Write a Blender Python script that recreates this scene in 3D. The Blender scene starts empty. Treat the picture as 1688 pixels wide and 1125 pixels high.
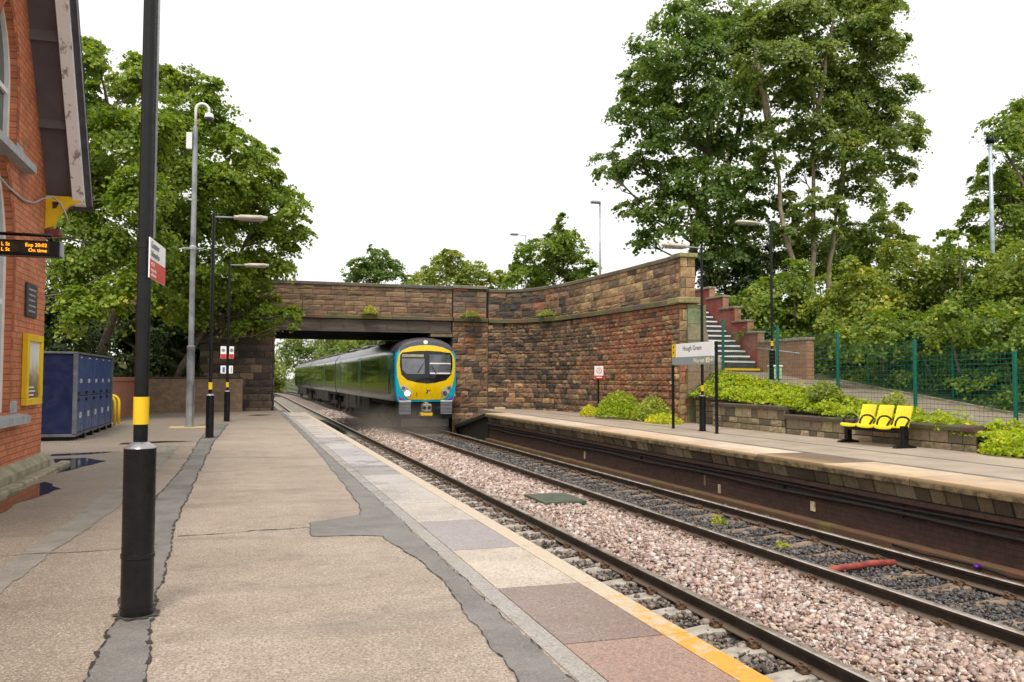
import bpy, bmesh, math, random
import numpy as np
from mathutils import Vector, Matrix
rnd = random.Random(7)
rng = np.random.default_rng(11)
PI = math.pi
scene = bpy.context.scene
COL = scene.collection

# ------------------------------------------------------------------ helpers
def srgb(r, g, b):
    def f(c):
        c /= 255.0
        return c / 12.92 if c <= .04045 else ((c + .055) / 1.055) ** 2.4
    return (f(r), f(g), f(b))

class MB:
    """mesh builder: gathers shapes and links them as one object"""
    def __init__(s): s.v = []; s.f = []; s.m = []; s.c = []; s.usec = False
    def add(s, vs, fs, m=0, col=None):
        o = len(s.v); s.v += [tuple(p) for p in vs]
        for f in fs: s.f.append([i + o for i in f]); s.m.append(m)
        c = col if col is not None else (1, 1, 1)
        if col is not None: s.usec = True
        s.c += [c] * len(vs)
        return s
    def box(s, x0, x1, y0, y1, z0, z1, m=0, col=None, rot=None, piv=None):
        vs = [(x, y, z) for x in (x0, x1) for y in (y0, y1) for z in (z0, z1)]
        if rot is not None:
            R = Matrix.Rotation(rot[0], 3, rot[1]); p = Vector(piv if piv else ((x0+x1)/2, (y0+y1)/2, (z0+z1)/2))
            vs = [tuple(R @ (Vector(v) - p) + p) for v in vs]
        return s.add(vs, [(0,1,3,2),(4,6,7,5),(0,4,5,1),(2,3,7,6),(0,2,6,4),(1,5,7,3)], m, col)
    def bbox(s, x0, x1, y0, y1, z0, z1, b=.01, m=0, col=None):
        """box with chamfered edges"""
        bm = bmesh.new(); bmesh.ops.create_cube(bm, size=1)
        for v in bm.verts: v.co = Vector(((x0+x1)/2+v.co.x*(x1-x0), (y0+y1)/2+v.co.y*(y1-y0), (z0+z1)/2+v.co.z*(z1-z0)))
        bmesh.ops.bevel(bm, geom=list(bm.edges), offset=b, segments=2, affect='EDGES', profile=.5)
        bm.verts.index_update()
        s.add([v.co[:] for v in bm.verts], [[v.index for v in f.verts] for f in bm.faces], m, col); bm.free(); return s
    def tube(s, pts, r, n=10, m=0, caps=True, col=None):
        pts = [Vector(p) for p in pts]; rs = r if isinstance(r, (list, tuple)) else [r] * len(pts)
        vs = []; fs = []; ref = None
        for i, p in enumerate(pts):
            d = (pts[min(i+1, len(pts)-1)] - pts[max(i-1, 0)]).normalized()
            if ref is None: ref = Vector((0,0,1)) if abs(d.z) < .9 else Vector((1,0,0))
            a = d.cross(ref).normalized(); b = d.cross(a).normalized(); ref = a.cross(d)
            for k in range(n):
                t = 2*PI*k/n; vs.append(p + a*math.cos(t)*rs[i] + b*math.sin(t)*rs[i])
        for i in range(len(pts)-1):
            for k in range(n):
                fs.append((i*n+k, i*n+(k+1)%n, (i+1)*n+(k+1)%n, (i+1)*n+k))
        if caps: fs.append(tuple(range(n))[::-1]); fs.append(tuple(range((len(pts)-1)*n, len(pts)*n)))
        return s.add(vs, fs, m, col)
    def lathe(s, prof, cx=0, cy=0, cz=0, n=20, m=0, col=None):
        vs = []; fs = []
        for r, z in prof:
            for k in range(n): t = 2*PI*k/n; vs.append((cx+r*math.cos(t), cy+r*math.sin(t), cz+z))
        for i in range(len(prof)-1):
            for k in range(n): fs.append((i*n+k, i*n+(k+1)%n, (i+1)*n+(k+1)%n, (i+1)*n+k))
        fs.append(tuple(range(n))[::-1]); fs.append(tuple(range((len(prof)-1)*n, len(prof)*n)))
        return s.add(vs, fs, m, col)
    def prism(s, poly, axis, a0, a1, m=0, col=None):
        """2D polygon extruded along an axis; poly in the other two axes (x: (y,z), y: (x,z), z: (x,y))"""
        def P(u, v, a): return {'x': (a, u, v), 'y': (u, a, v), 'z': (u, v, a)}[axis]
        n = len(poly); vs = [P(u, v, a0) for u, v in poly] + [P(u, v, a1) for u, v in poly]
        fs = [tuple(range(n)), tuple(range(n, 2*n))[::-1]] + [(i, i+n, (i+1)%n+n, (i+1)%n) for i in range(n)]
        return s.add(vs, fs, m, col)
    def quad(s, a, b, c, d, m=0, col=None): return s.add([a, b, c, d], [(0, 1, 2, 3)], m, col)
    def build(s, name, mats, parent=None, smooth=False, auto=None, fixn=True):
        me = bpy.data.meshes.new(name); me.from_pydata(s.v, [], s.f)
        for mt in (mats if isinstance(mats, (list, tuple)) else [mats]): me.materials.append(mt)
        me.polygons.foreach_set('material_index', s.m)
        if s.usec:
            at = me.color_attributes.new('tint', 'FLOAT_COLOR', 'POINT')
            at.data.foreach_set('color', np.array([(c[0], c[1], c[2], 1) for c in s.c], np.float32).ravel())
        if fixn:
            bm = bmesh.new(); bm.from_mesh(me); bmesh.ops.recalc_face_normals(bm, faces=bm.faces); bm.to_mesh(me); bm.free()
        if smooth: me.polygons.foreach_set('use_smooth', [True] * len(me.polygons))
        me.update()
        if auto is not None: me.set_sharp_from_angle(angle=math.radians(auto))
        return link(name, me, parent)

def link(name, data, parent=None):
    o = bpy.data.objects.new(name, data); COL.objects.link(o)
    if parent is not None:
        o.parent = parent; o.matrix_parent_inverse = Matrix.Translation(-absloc(parent))
    return o
def absloc(o):
    v = Vector(o.location)
    while o.parent is not None:
        o = o.parent
        v = v if o is None else v
    return v
PROT = {}
def thing(name, label, cat, loc=(0, 0, 0), group=None):
    o = bpy.data.objects.new(name, None); o.empty_display_size = .2; COL.objects.link(o); o.location = loc
    return tag(o, label, cat, group)
def tag(o, label, cat, group=None, kind=None):
    o['label'] = label; o['category'] = cat
    if group: o['group'] = group
    if kind: o['kind'] = kind
    return o
def struct(o): o['kind'] = 'structure'; return o
def stuff(o, label, cat): return tag(o, label, cat, None, 'stuff')
CH = {}
def copy_tree(o, loc=None, label=None, rotz=None, parent=None):
    c = o.copy(); COL.objects.link(c)
    if parent is not None: c.parent = parent
    if loc is not None: c.location = loc
    if label: c['label'] = label
    if rotz is not None: c.rotation_euler[2] = rotz
    for ch in list(o.children): copy_tree(ch, parent=c)
    return c
def sub(mb, name, mats, parent, **k):
    """a sub-part under a part (parts sit at the origin of their thing)"""
    o = mb.build(name, mats, None, **k)
    o.parent = parent
    return o

# ------------------------------------------------------------------ materials
def nodes(name):
    m = bpy.data.materials.new(name); m.use_nodes = True
    nt = m.node_tree; b = nt.nodes['Principled BSDF']
    return m, nt, b
def N(nt, t, **k):
    n = nt.nodes.new(t)
    for a, v in k.items():
        if a in n.inputs: n.inputs[a].default_value = v
        else: setattr(n, a, v)
    return n
def L(nt, a, b): nt.links.new(a, b)
def pos(nt): return N(nt, 'ShaderNodeNewGeometry').outputs['Position']
def noise(nt, scale, vec=None, detail=4, rough=.55, dist=0):
    n = N(nt, 'ShaderNodeTexNoise'); n.inputs['Scale'].default_value = scale; n.inputs['Detail'].default_value = detail
    n.inputs['Roughness'].default_value = rough; n.inputs['Distortion'].default_value = dist
    L(nt, vec if vec is not None else pos(nt), n.inputs['Vector']); return n.outputs['Fac']
def ramp(nt, fac, stops):
    r = N(nt, 'ShaderNodeValToRGB'); el = r.color_ramp.elements
    while len(el) < len(stops): el.new(.5)
    for e, (p, c) in zip(el, stops): e.position = p; e.color = (*c, 1) if len(c) == 3 else c
    L(nt, fac, r.inputs['Fac']); return r.outputs['Color']
def fr(nt, fac, a, b, lo=0., hi=1.):
    r = N(nt, 'ShaderNodeMapRange'); r.inputs['From Min'].default_value = a; r.inputs['From Max'].default_value = b
    r.inputs['To Min'].default_value = lo; r.inputs['To Max'].default_value = hi
    L(nt, fac, r.inputs['Value']); return r.outputs['Result']
def mix(nt, fac, a, b, mode='MIX'):
    n = N(nt, 'ShaderNodeMix'); n.data_type = 'RGBA'; n.blend_type = mode
    for i, v in ((0, fac), (6, a), (7, b)):
        if hasattr(v, 'links') or hasattr(v, 'is_linked'): L(nt, v, n.inputs[i])
        else: n.inputs[i].default_value = v if i == 0 else (*v, 1)
    return n.outputs[2]
def math_(nt, op, a, b=0.):
    n = N(nt, 'ShaderNodeMath'); n.operation = op
    for i, v in ((0, a), (1, b)):
        if hasattr(v, 'is_linked'): L(nt, v, n.inputs[i])
        else: n.inputs[i].default_value = v
    return n.outputs[0]
def bump(nt, b, h, strength=.3, dist=.01):
    n = N(nt, 'ShaderNodeBump'); n.inputs['Strength'].default_value = strength; n.inputs['Distance'].default_value = dist
    L(nt, h, n.inputs['Height']); L(nt, n.outputs['Normal'], b.inputs['Normal'])
def simple(name, col, rough=.5, metal=0., var=.25, scale=6., bmp=.0, bscale=60., spec=.5, rv=.12, coat=0.):
    m, nt, b = nodes(name)
    n1 = noise(nt, scale); lo = tuple(c*(1-var) for c in col); hi = tuple(min(1, c*(1+var)) for c in col)
    L(nt, ramp(nt, n1, [(.3, lo), (.7, hi)]), b.inputs['Base Color'])
    L(nt, fr(nt, noise(nt, scale*2.3), .3, .7, max(.02, rough-rv), min(1, rough+rv)), b.inputs['Roughness'])
    b.inputs['Metallic'].default_value = metal; b.inputs['Specular IOR Level'].default_value = spec
    b.inputs['Coat Weight'].default_value = coat; b.inputs['Coat Roughness'].default_value = .06
    if bmp: bump(nt, b, noise(nt, bscale), bmp)
    return m
def emit(name, col, s):
    m, nt, b = nodes(name); b.inputs['Base Color'].default_value = (*col, 1)
    b.inputs['Emission Color'].default_value = (*col, 1); b.inputs['Emission Strength'].default_value = s; return m
def sep(nt):
    s = N(nt, 'ShaderNodeSeparateXYZ'); L(nt, pos(nt), s.inputs[0]); return s.outputs
def comb(nt, x, y, z=0.):
    c = N(nt, 'ShaderNodeCombineXYZ')
    for i, v in enumerate((x, y, z)):
        if hasattr(v, 'is_linked'): L(nt, v, c.inputs[i])
        else: c.inputs[i].default_value = v
    return c.outputs[0]
def brick_mat(name, plane, c1, c2, mortar, dark=.5, grime=(.03, .025, .02), paint=None, bh=.075, bw=.225, gs=1.2):
    """plane 'x' = wall lying in y-z, 'y' = wall lying in x-z"""
    m, nt, b = nodes(name); s = sep(nt)
    v = comb(nt, s[1] if plane == 'x' else s[0], s[2])
    t = N(nt, 'ShaderNodeTexBrick'); L(nt, v, t.inputs['Vector'])
    t.inputs['Color1'].default_value = (*c1, 1); t.inputs['Color2'].default_value = (*c2, 1); t.inputs['Mortar'].default_value = (*mortar, 1)
    t.inputs['Scale'].default_value = 1; t.inputs['Brick Width'].default_value = bw; t.inputs['Row Height'].default_value = bh
    t.inputs['Mortar Size'].default_value = .006; t.inputs['Mortar Smooth'].default_value = .3; t.inputs['Bias'].default_value = -.1
    c = mix(nt, fr(nt, noise(nt, 7, v, 5), .42, .7, 0, .55), t.outputs['Color'], tuple(x*.45 for x in c2))
    c = mix(nt, fr(nt, noise(nt, 45, v, 3), .35, .75, 0, .3), c, tuple(min(1, x*1.5) for x in c1))
    c = mix(nt, fr(nt, noise(nt, gs, v, 6, .65), .5, .72, 0, dark), c, grime)
    if paint:   # worn paint coat: (colour, noise scale, threshold)
        c = mix(nt, fr(nt, noise(nt, paint[1], v, 6, .7), paint[2]-.05, paint[2]+.05), c, paint[0])
    L(nt, c, b.inputs['Base Color']); L(nt, fr(nt, noise(nt, 20, v), .3, .7, .55, .9), b.inputs['Roughness'])
    h = math_(nt, 'ADD', math_(nt, 'MULTIPLY', t.outputs['Fac'], -1.), math_(nt, 'MULTIPLY', noise(nt, 90, v), .5))
    bump(nt, b, h, .6, .008); return m
def stone_mat(name, grime=.35, moss=.3, mscale=.9, mlo=.52, rough=.85, grimec=(.022, .019, .015), mossc=(.11, .12, .02)):
    """colour comes from each block's own tint, with soot and moss over it"""
    m, nt, b = nodes(name); a = N(nt, 'ShaderNodeAttribute'); a.attribute_name = 'tint'
    c = mix(nt, fr(nt, noise(nt, 14, None, 6, .7), .38, .72, 0, .5), a.outputs['Color'], (.09, .065, .045))
    c = mix(nt, fr(nt, noise(nt, 1.1, None, 7, .7), .5, .68, 0, grime), c, grimec)
    c = mix(nt, fr(nt, noise(nt, mscale*2.1, None, 8, .72, .3), mlo, mlo+.14, 0, moss), c, mossc)
    L(nt, c, b.inputs['Base Color']); b.inputs['Roughness'].default_value = rough
    h = math_(nt, 'ADD', noise(nt, 22, None, 6, .65), math_(nt, 'MULTIPLY', noise(nt, 110, None, 3), .25))
    bump(nt, b, h, .8, .03); return m
def leaf_mat(name, c_dark, c_mid, c_light, trans=.35, rough=.42):
    """per-leaf hue from the leaf's own random tint attribute"""
    m = bpy.data.materials.new(name); m.use_nodes = True; nt = m.node_tree; nt.nodes.clear()
    out = N(nt, 'ShaderNodeOutputMaterial'); a = N(nt, 'ShaderNodeAttribute'); a.attribute_name = 'leaf'
    c = ramp(nt, a.outputs['Fac'], [(0., c_dark), (.5, c_mid), (.93, c_light), (1., (c_light[0]*1.5, c_light[1]*1.15, c_light[2]))])
    c = mix(nt, fr(nt, noise(nt, .8, None, 3), .35, .7, 0, .45), c, c_dark)
    p = N(nt, 'ShaderNodeBsdfPrincipled'); L(nt, c, p.inputs['Base Color']); p.inputs['Roughness'].default_value = rough
    p.inputs['Specular IOR Level'].default_value = .4
    t = N(nt, 'ShaderNodeBsdfTranslucent'); L(nt, mix(nt, 1., c, (1.25, 1.25, .55), 'MULTIPLY'), t.inputs['Color'])
    ms = N(nt, 'ShaderNodeMixShader'); ms.inputs[0].default_value = trans
    L(nt, p.outputs[0], ms.inputs[1]); L(nt, t.outputs[0], ms.inputs[2]); L(nt, ms.outputs[0], out.inputs['Surface']); return m

M = {}
M['black'] = simple('black_paint', (.007, .007, .0075), .3, var=.3, scale=9, spec=.3)
M['yellow'] = simple('yellow_paint', (.80, .52, .008), .38, var=.08)
M['galv'] = simple('galvanised_steel', (.42, .44, .46), .42, .35, var=.18, scale=5)
M['white'] = simple('white_paint', (.78, .78, .76), .4, var=.06)
M['cream'] = simple('cream_lamp_housing', (.55, .5, .4), .4, var=.1)
M['grey'] = simple('grey_paint', (.3, .31, .33), .45, var=.1)
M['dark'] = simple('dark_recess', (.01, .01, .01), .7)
M['steel'] = simple('brushed_steel', (.6, .6, .6), .25, .9, var=.1)
M['red'] = simple('red_sign_face', (.62, .03, .025), .4, var=.06)
M['signwhite'] = simple('white_sign_face', (.9, .9, .9), .35, var=.03)
M['signgrey'] = simple('grey_sign_face', (.27, .31, .35), .4, var=.04)
M['ink'] = simple('black_lettering', (.015, .015, .02), .5)
M['inkgrey'] = simple('grey_lettering', (.25, .27, .3), .5)
M['blue'] = simple('blue_locker_paint', (.006, .013, .055), .4, var=.15, scale=3)
M['bluedoor'] = simple('blue_locker_door_paint', (.022, .062, .19), .38, var=.2, scale=3)
M['green'] = simple('green_fence_paint', (.006, .13, .095), .35, var=.1)
M['slate'] = simple('roof_slate', (.06, .06, .07), .5, var=.35, scale=7, bmp=.3)
M['soffit'] = simple('dark_soffit_boards', (.11, .10, .115), .6, var=.2, scale=2.5, bmp=.1)
M['plinth'] = simple('weathered_plinth_stone', (.27, .24, .16), .8, var=.4, scale=5, bmp=.4, bscale=30)
M['sill'] = simple('grey_stone_sill', (.33, .34, .36), .6, var=.2, scale=8, bmp=.2)
M['glass'] = simple('dark_window_glass', (.03, .035, .04), .06, var=.3, scale=1.5, rv=.02)
M['plaque'] = simple('slate_plaque', (.03, .03, .035), .5, var=.4, scale=14)
M['bark'] = simple('bark', (.11, .085, .06), .85, var=.45, scale=9, bmp=.6, bscale=25)
M['barkpale'] = simple('pale_bark', (.30, .24, .16), .8, var=.35, scale=6, bmp=.5, bscale=25)
M['conc'] = simple('sleeper_concrete', (.36, .32, .27), .75, var=.3, scale=9, bmp=.3)
M['brownconc'] = simple('rust_stained_sleeper', (.215, .15, .10), .8, var=.4, scale=7, bmp=.3)
M['rust'] = simple('rusty_iron', (.12, .065, .035), .75, .2, var=.4, scale=25)

# ------------------------------------------------------------------ camera
F = 1400.0
yaw, pitch, roll, CH_ = 3.04723874e-01, 4.40044699e-02, 3.70732385e-03, 1.25
fw = Vector((math.sin(yaw)*math.cos(pitch), math.cos(yaw)*math.cos(pitch), math.sin(pitch)))
r0 = Vector((math.cos(yaw), -math.sin(yaw), 0)); u0 = r0.cross(fw)
rt = math.cos(roll)*r0 + math.sin(roll)*u0; up = -math.sin(roll)*r0 + math.cos(roll)*u0
cam = bpy.data.cameras.new('camera'); co = bpy.data.objects.new('camera', cam); COL.objects.link(co)
mw = Matrix((rt, up, -fw)).transposed().to_4x4(); mw.translation = (0, 0, CH_); co.matrix_world = mw
cam.sensor_width = 36; cam.lens = F/1688*36; cam.clip_start = .1; cam.clip_end = 3000
scene.camera = co
CP = Vector((0, 0, CH_))
def W(px, py, depth):
    """world point seen at a photograph pixel at this forward distance"""
    return CP + (fw + rt*(px-844)/F + up*(562.5-py)/F) * depth

# ------------------------------------------------------------------ light
SUN_EL, SUN_AZ = math.radians(58), math.radians(200)
w = bpy.data.worlds.new('World'); scene.world = w; w.use_nodes = True; nt = w.node_tree
bg = nt.nodes['Background']; sky = nt.nodes.new('ShaderNodeTexSky'); sky.sky_type = 'NISHITA'; sky.sun_disc = False
sky.sun_elevation = SUN_EL; sky.sun_rotation = SUN_AZ; sky.air_density = 1.0; sky.dust_density = 4.0; sky.ozone_density = 1.0
hs = nt.nodes.new('ShaderNodeHueSaturation'); hs.inputs['Saturation'].default_value = .06; hs.inputs['Value'].default_value = 1.0
L(nt, sky.outputs[0], hs.inputs['Color'])
cl = nt.nodes.new('ShaderNodeMix'); cl.data_type = 'RGBA'; cl.inputs[0].default_value = .55; cl.inputs[7].default_value = (9.7, 9.55, 9.35, 1)
L(nt, hs.outputs[0], cl.inputs[6]); L(nt, cl.outputs[2], bg.inputs['Color'])
bg.inputs['Strength'].default_value = .115
sl = bpy.data.lights.new('sun', 'SUN'); sl.energy = 1.5; sl.angle = math.radians(14); sl.color = (1, .94, .84)
so = bpy.data.objects.new('sun', sl); COL.objects.link(so)
sd = Vector((math.sin(SUN_AZ)*math.cos(SUN_EL), math.cos(SUN_AZ)*math.cos(SUN_EL), math.sin(SUN_EL)))
so.rotation_euler = (-sd).to_track_quat('-Z', 'Y').to_euler()
vs = scene.view_settings; vs.view_transform = 'Standard'; vs.look = 'None'; vs.exposure = .55; vs.gamma = 1; vs.use_curve_mapping = False
scene.cycles.max_bounces = 8; scene.cycles.diffuse_bounces = 4; scene.cycles.glossy_bounces = 3; scene.cycles.transmission_bounces = 4
scene.cycles.transparent_max_bounces = 6; scene.cycles.use_denoising = True

# ------------------------------------------------------------------ ground, track bed
def flat_mat(name, stops, scale, rough=.8, fine=120., bmp=.4):
    m, nt, b = nodes(name); n1 = noise(nt, scale, None, 7, .65)
    c = ramp(nt, n1, stops); c = mix(nt, fr(nt, noise(nt, fine, None, 3), .35, .7, 0, .5), c, tuple(x*.45 for x in stops[0][1]))
    L(nt, c, b.inputs['Base Color']); b.inputs['Roughness'].default_value = rough; bump(nt, b, noise(nt, fine*.6), bmp, .02); return m
M['earth'] = flat_mat('earth', [(.3, (.035, .05, .014)), (.55, (.06, .075, .022)), (.75, (.10, .085, .045))], 1.3, .9, 40)
mb = MB(); mb.quad((-900, -300, -1.45), (900, -300, -1.45), (900, 1500, -1.45), (-900, 1500, -1.45))
struct(mb.build('ground', M['earth']))

def bed_mat():
    m, nt, b = nodes('ballast_bed'); s = sep(nt)
    v = N(nt, 'ShaderNodeTexVoronoi'); v.inputs['Scale'].default_value = 17; L(nt, pos(nt), v.inputs['Vector'])
    pink = ramp(nt, v.outputs['Color'], [(.15, (.20, .12, .09)), (.5, (.42, .29, .24)), (.85, (.5, .42, .38))])
    gry = ramp(nt, v.outputs['Color'], [(.15, (.025, .024, .024)), (.5, (.07, .066, .064)), (.85, (.16, .14, .13))])
    e = math_(nt, 'MULTIPLY', fr(nt, s[0], 4.3, 4.55), fr(nt, s[0], 6.45, 6.3))
    f = math_(nt, 'MULTIPLY', e, fr(nt, noise(nt, 2), .3, .45))
    c = mix(nt, f, gry, pink); c = mix(nt, fr(nt, v.outputs['Distance'], .35, .75, 0, .8), c, (.02, .015, .012))
    L(nt, c, b.inputs['Base Color']); b.inputs['Roughness'].default_value = .75
    bump(nt, b, math_(nt, 'MULTIPLY', v.outputs['Distance'], -1.), 1., .05); return m
M['bed'] = bed_mat()
mb = MB(); nx, ny = 14, 60
xs = np.linspace(1.6, 10.4, nx); ys = np.concatenate([np.linspace(-3, 40, 40), np.linspace(44, 320, 20)])
def bedz(x):
    return -1.12 + .06*math.exp(-((x-5.4)/.55)**2)
def far_x(y):   # the line swings gently left far beyond the bridge
    return 0 if y < 95 else -((y-95)**2)/1500.0
vs_ = [(x+far_x(y), y, bedz(x)) for y in ys for x in xs]
fs_ = [(j*nx+i, j*nx+i+1, (j+1)*nx+i+1, (j+1)*nx+i) for j in range(len(ys)-1) for i in range(nx-1)]
mb.add(vs_, fs_); struct(mb.build('track_bed', M['bed'], smooth=True))

# rails
RX = {'t1l': 2.871, 't1r': 4.376, 't2l': 6.419, 't2r': 7.924}
RAILTOP = -.915
def rail_mats():
    m, nt, b = nodes('rail_rust_side'); n1 = noise(nt, 12, None, 5, .7); s = sep(nt)
    c = ramp(nt, n1, [(.35, (.016, .011, .008)), (.6, (.04, .026, .016)), (.75, (.09, .05, .025))])
    c = mix(nt, fr(nt, s[2], -1.035, -1.055), c, (.15, .105, .075))
    L(nt, c, b.inputs['Base Color']); b.inputs['Roughness'].default_value = .5; bump(nt, b, noise(nt, 60), .25, .005)
    m2, nt, b = nodes('rail_head_steel'); b.inputs['Metallic'].default_value = .8
    L(nt, ramp(nt, noise(nt, 5, None, 4), [(.3, (.35, .25, .18)), (.5, (.62, .52, .45)), (.8, (.8, .75, .7))]), b.inputs['Base Color'])
    L(nt, fr(nt, noise(nt, 9), .3, .7, .22, .42), b.inputs['Roughness']); return m, m2
M['railside'], M['railhead'] = rail_mats()
PROF = [(-.07, -.159), (.07, -.159), (.07, -.148), (.02, -.135), (.009, -.12), (.009, -.055), (.035, -.042), (.036, -.012), (.026, 0), (-.026, 0), (-.036, -.012), (-.035, -.042), (-.009, -.055), (-.009, -.12), (-.02, -.135), (-.07, -.148)]
ry = [-4, 60] + [60+i*9 for i in range(1, 28)]
LAB = {'t1l': 'rail of the near track under the near platform edge', 't1r': 'rail of the near track beside the pink ballast strip',
       't2l': 'rail of the train\'s track next to the pink ballast', 't2r': 'rail of the train\'s track nearest the far platform wall'}
for k, x in RX.items():
    mb = MB(); n = len(PROF); vv = []; ff = []; mm = []
    for y in ry: vv += [(x+px+far_x(y), y, RAILTOP+pz) for px, pz in PROF]
    for j in range(len(ry)-1):
        for i in range(n):
            ff.append((j*n+i, j*n+(i+1) % n, (j+1)*n+(i+1) % n, (j+1)*n+i)); mm.append(1 if i in (7, 8, 9) else 0)
    mb.add(vv, ff); mb.m = mm
    tag(mb.build('rail', [M['railside'], M['railhead']]), 'long steel ' + LAB[k], 'rail', 'running rails')

# sleepers with their rail clips
def clip_mb(x, s):
    mb = MB(); pts = []
    for t in np.linspace(-.25*PI, 1.45*PI, 10): pts.append((x+s*(.105+.045*math.cos(t)), .05*math.sin(t)*1.1, -1.028+.018*math.sin(t*1.3)))
    mb.tube(pts, .011, 6); mb.tube([(x+s*.055, -.03, -1.045), (x+s*.10, .0, -1.02), (x+s*.155, .03, -1.05)], .011, 6)
    mb.box(x+s*.08, x+s*.15, -.05, .05, -1.085, -1.045); return mb
def make_sleeper(label, group, cm='conc'):
    t = thing('railway_sleeper', label, 'sleeper', (0, 0, 0), group)
    mb = MB(); b = .03
    prof = [(-1.25, .115, -1.10), (-1.0, .115, -1.078), (-.55, .115, -1.078), (-.3, .10, -1.10), (.3, .10, -1.10), (.55, .115, -1.078), (1.0, .115, -1.078), (1.25, .115, -1.10)]
    vv = []; ff = []
    for x, wd, z in prof: vv += [(x, -wd-.03, -1.3), (x, -wd, z-.012), (x, -wd+.02, z), (x, wd-.02, z), (x, wd, z-.012), (x, wd+.03, -1.3)]
    for i in range(len(prof)-1):
        for k in range(5): ff.append((i*6+k, i*6+k+1, i*6+7+k, i*6+6+k))
    ff += [tuple(range(6)), tuple(range(len(vv)-6, len(vv)))[::-1]]
    mb.add(vv, ff); mb.build('sleeper_body', M[cm], t)
    for rx in (-.7525, .7525):
        for s in (-1, 1): clip_mb(rx, s).build('rail_clip', M['rust'], t, smooth=True)
    return t
def place_sleepers(xc, y0, n, label, group, cm='conc'):
    p = make_sleeper(label, group, cm); p.location = (xc, y0, 0)
    for i in range(1, n):
        c = copy_tree(p, (xc+rnd.uniform(-.02, .02), y0+.65*i, rnd.uniform(-.008, .008)), None, rnd.uniform(-.02, .02))
place_sleepers(3.6235, 2.59, 47, 'grey concrete sleeper of the near track beside the near platform', 'sleepers of the near track')
place_sleepers(7.1715, 5.2, 45, 'weathered concrete sleeper of the far track in front of the train', 'sleepers of the far track', 'brownconc')
mb = MB()
for i in range(110):
    for xc in (3.6235, 7.1715):
        y = 34.5+.65*i
        mb.box(xc-1.25, xc+1.25, y-.12, y+.12, -1.3, -1.085)
stuff(mb.build('distant_sleepers', M['conc']), 'run of small distant sleepers beyond and under the bridge', 'sleepers')

# ballast stones (nobody could count them)
PHI = (1+5**.5)/2
ICO = np.array([(-1, PHI, 0), (1, PHI, 0), (-1, -PHI, 0), (1, -PHI, 0), (0, -1, PHI), (0, 1, PHI), (0, -1, -PHI), (0, 1, -PHI), (PHI, 0, -1), (PHI, 0, 1), (-PHI, 0, -1), (-PHI, 0, 1)])/1.9
ICF = np.array([(0,11,5),(0,5,1),(0,1,7),(0,7,10),(0,10,11),(1,5,9),(5,11,4),(11,10,2),(10,7,6),(7,1,8),(3,9,4),(3,4,2),(3,2,6),(3,6,8),(3,8,9),(4,9,5),(2,4,11),(6,2,10),(8,6,7),(9,8,1)])
def np_mesh(name, verts, faces, mat, attr=None, aname='tint', smooth=False, parent=None):
    me = bpy.data.meshes.new(name); nv, nf, k = len(verts), len(faces), faces.shape[1]
    me.vertices.add(nv); me.loops.add(nf*k); me.polygons.add(nf)
    me.vertices.foreach_set('co', verts.astype(np.float32).ravel()); me.loops.foreach_set('vertex_index', faces.astype(np.int32).ravel())
    me.polygons.foreach_set('loop_start', np.arange(0, nf*k, k, dtype=np.int32)); me.polygons.foreach_set('loop_total', np.full(nf, k, np.int32))
    if smooth: me.polygons.foreach_set('use_smooth', np.ones(nf, bool))
    me.materials.append(mat)
    if attr is not None:
        if attr.ndim == 1: a = me.attributes.new(aname, 'FLOAT', 'POINT'); a.data.foreach_set('value', attr.astype(np.float32))
        else: a = me.color_attributes.new(aname, 'FLOAT_COLOR', 'POINT'); a.data.foreach_set('color', np.concatenate([attr, np.ones((len(attr), 1))], 1).astype(np.float32).ravel())
    me.update(); me.validate(); return link(name, me, parent)
def rand_rot(n):
    q = rng.normal(size=(n, 4)); q /= np.linalg.norm(q, axis=1)[:, None]; a, b, c, d = q.T
    return np.stack([1-2*(c*c+d*d), 2*(b*c-a*d), 2*(b*d+a*c), 2*(b*c+a*d), 1-2*(b*b+d*d), 2*(c*d-a*b), 2*(b*d-a*c), 2*(c*d+a*b), 1-2*(b*b+c*c)], 1).reshape(n, 3, 3)
def stones(P, size, pal):
    n = len(P); sh = ICO[None]*(1+rng.uniform(-.38, .38, (n, 12, 1)))
    sc = rng.uniform(.42, 1.35, (n, 1, 3))*size[:, None, None]; v = np.einsum('nij,nkj->nki', rand_rot(n), sh*sc)
    v[:, :, 2] *= .8; v += P[:, None, :]
    f = (ICF[None]+12*np.arange(n)[:, None, None]).reshape(-1, 3); pal = np.array(pal)
    c = pal[rng.integers(0, len(pal), n)]*rng.uniform(.75, 1.25, (n, 1))
    return v.reshape(-1, 3), f, np.repeat(c, 12, 0)
m, nt, b = nodes('ballast_stone'); a = N(nt, 'ShaderNodeAttribute'); a.attribute_name = 'tint'
L(nt, mix(nt, fr(nt, noise(nt, 60, None, 3), .4, .7, 0, .4), a.outputs['Color'], (.12, .09, .07)), b.inputs['Base Color'])
b.inputs['Roughness'].default_value = .55; M['stone'] = m
PINK = [(.50, .34, .29), (.44, .30, .26), (.56, .42, .36), (.275, .17, .13), (.60, .50, .45), (.42, .33, .29), (.5, .37, .27), (.27, .18, .14), (.62, .56, .52)]
GREY = [(.075, .07, .075), (.05, .05, .055), (.11, .105, .105), (.16, .145, .135), (.09, .075, .06), (.04, .036, .034)]
BROWN = [(.14, .11, .09), (.22, .18, .15), (.08, .065, .055), (.3, .24, .2), (.17, .12, .085), (.06, .05, .045), (.26, .22, .2)]
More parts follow.
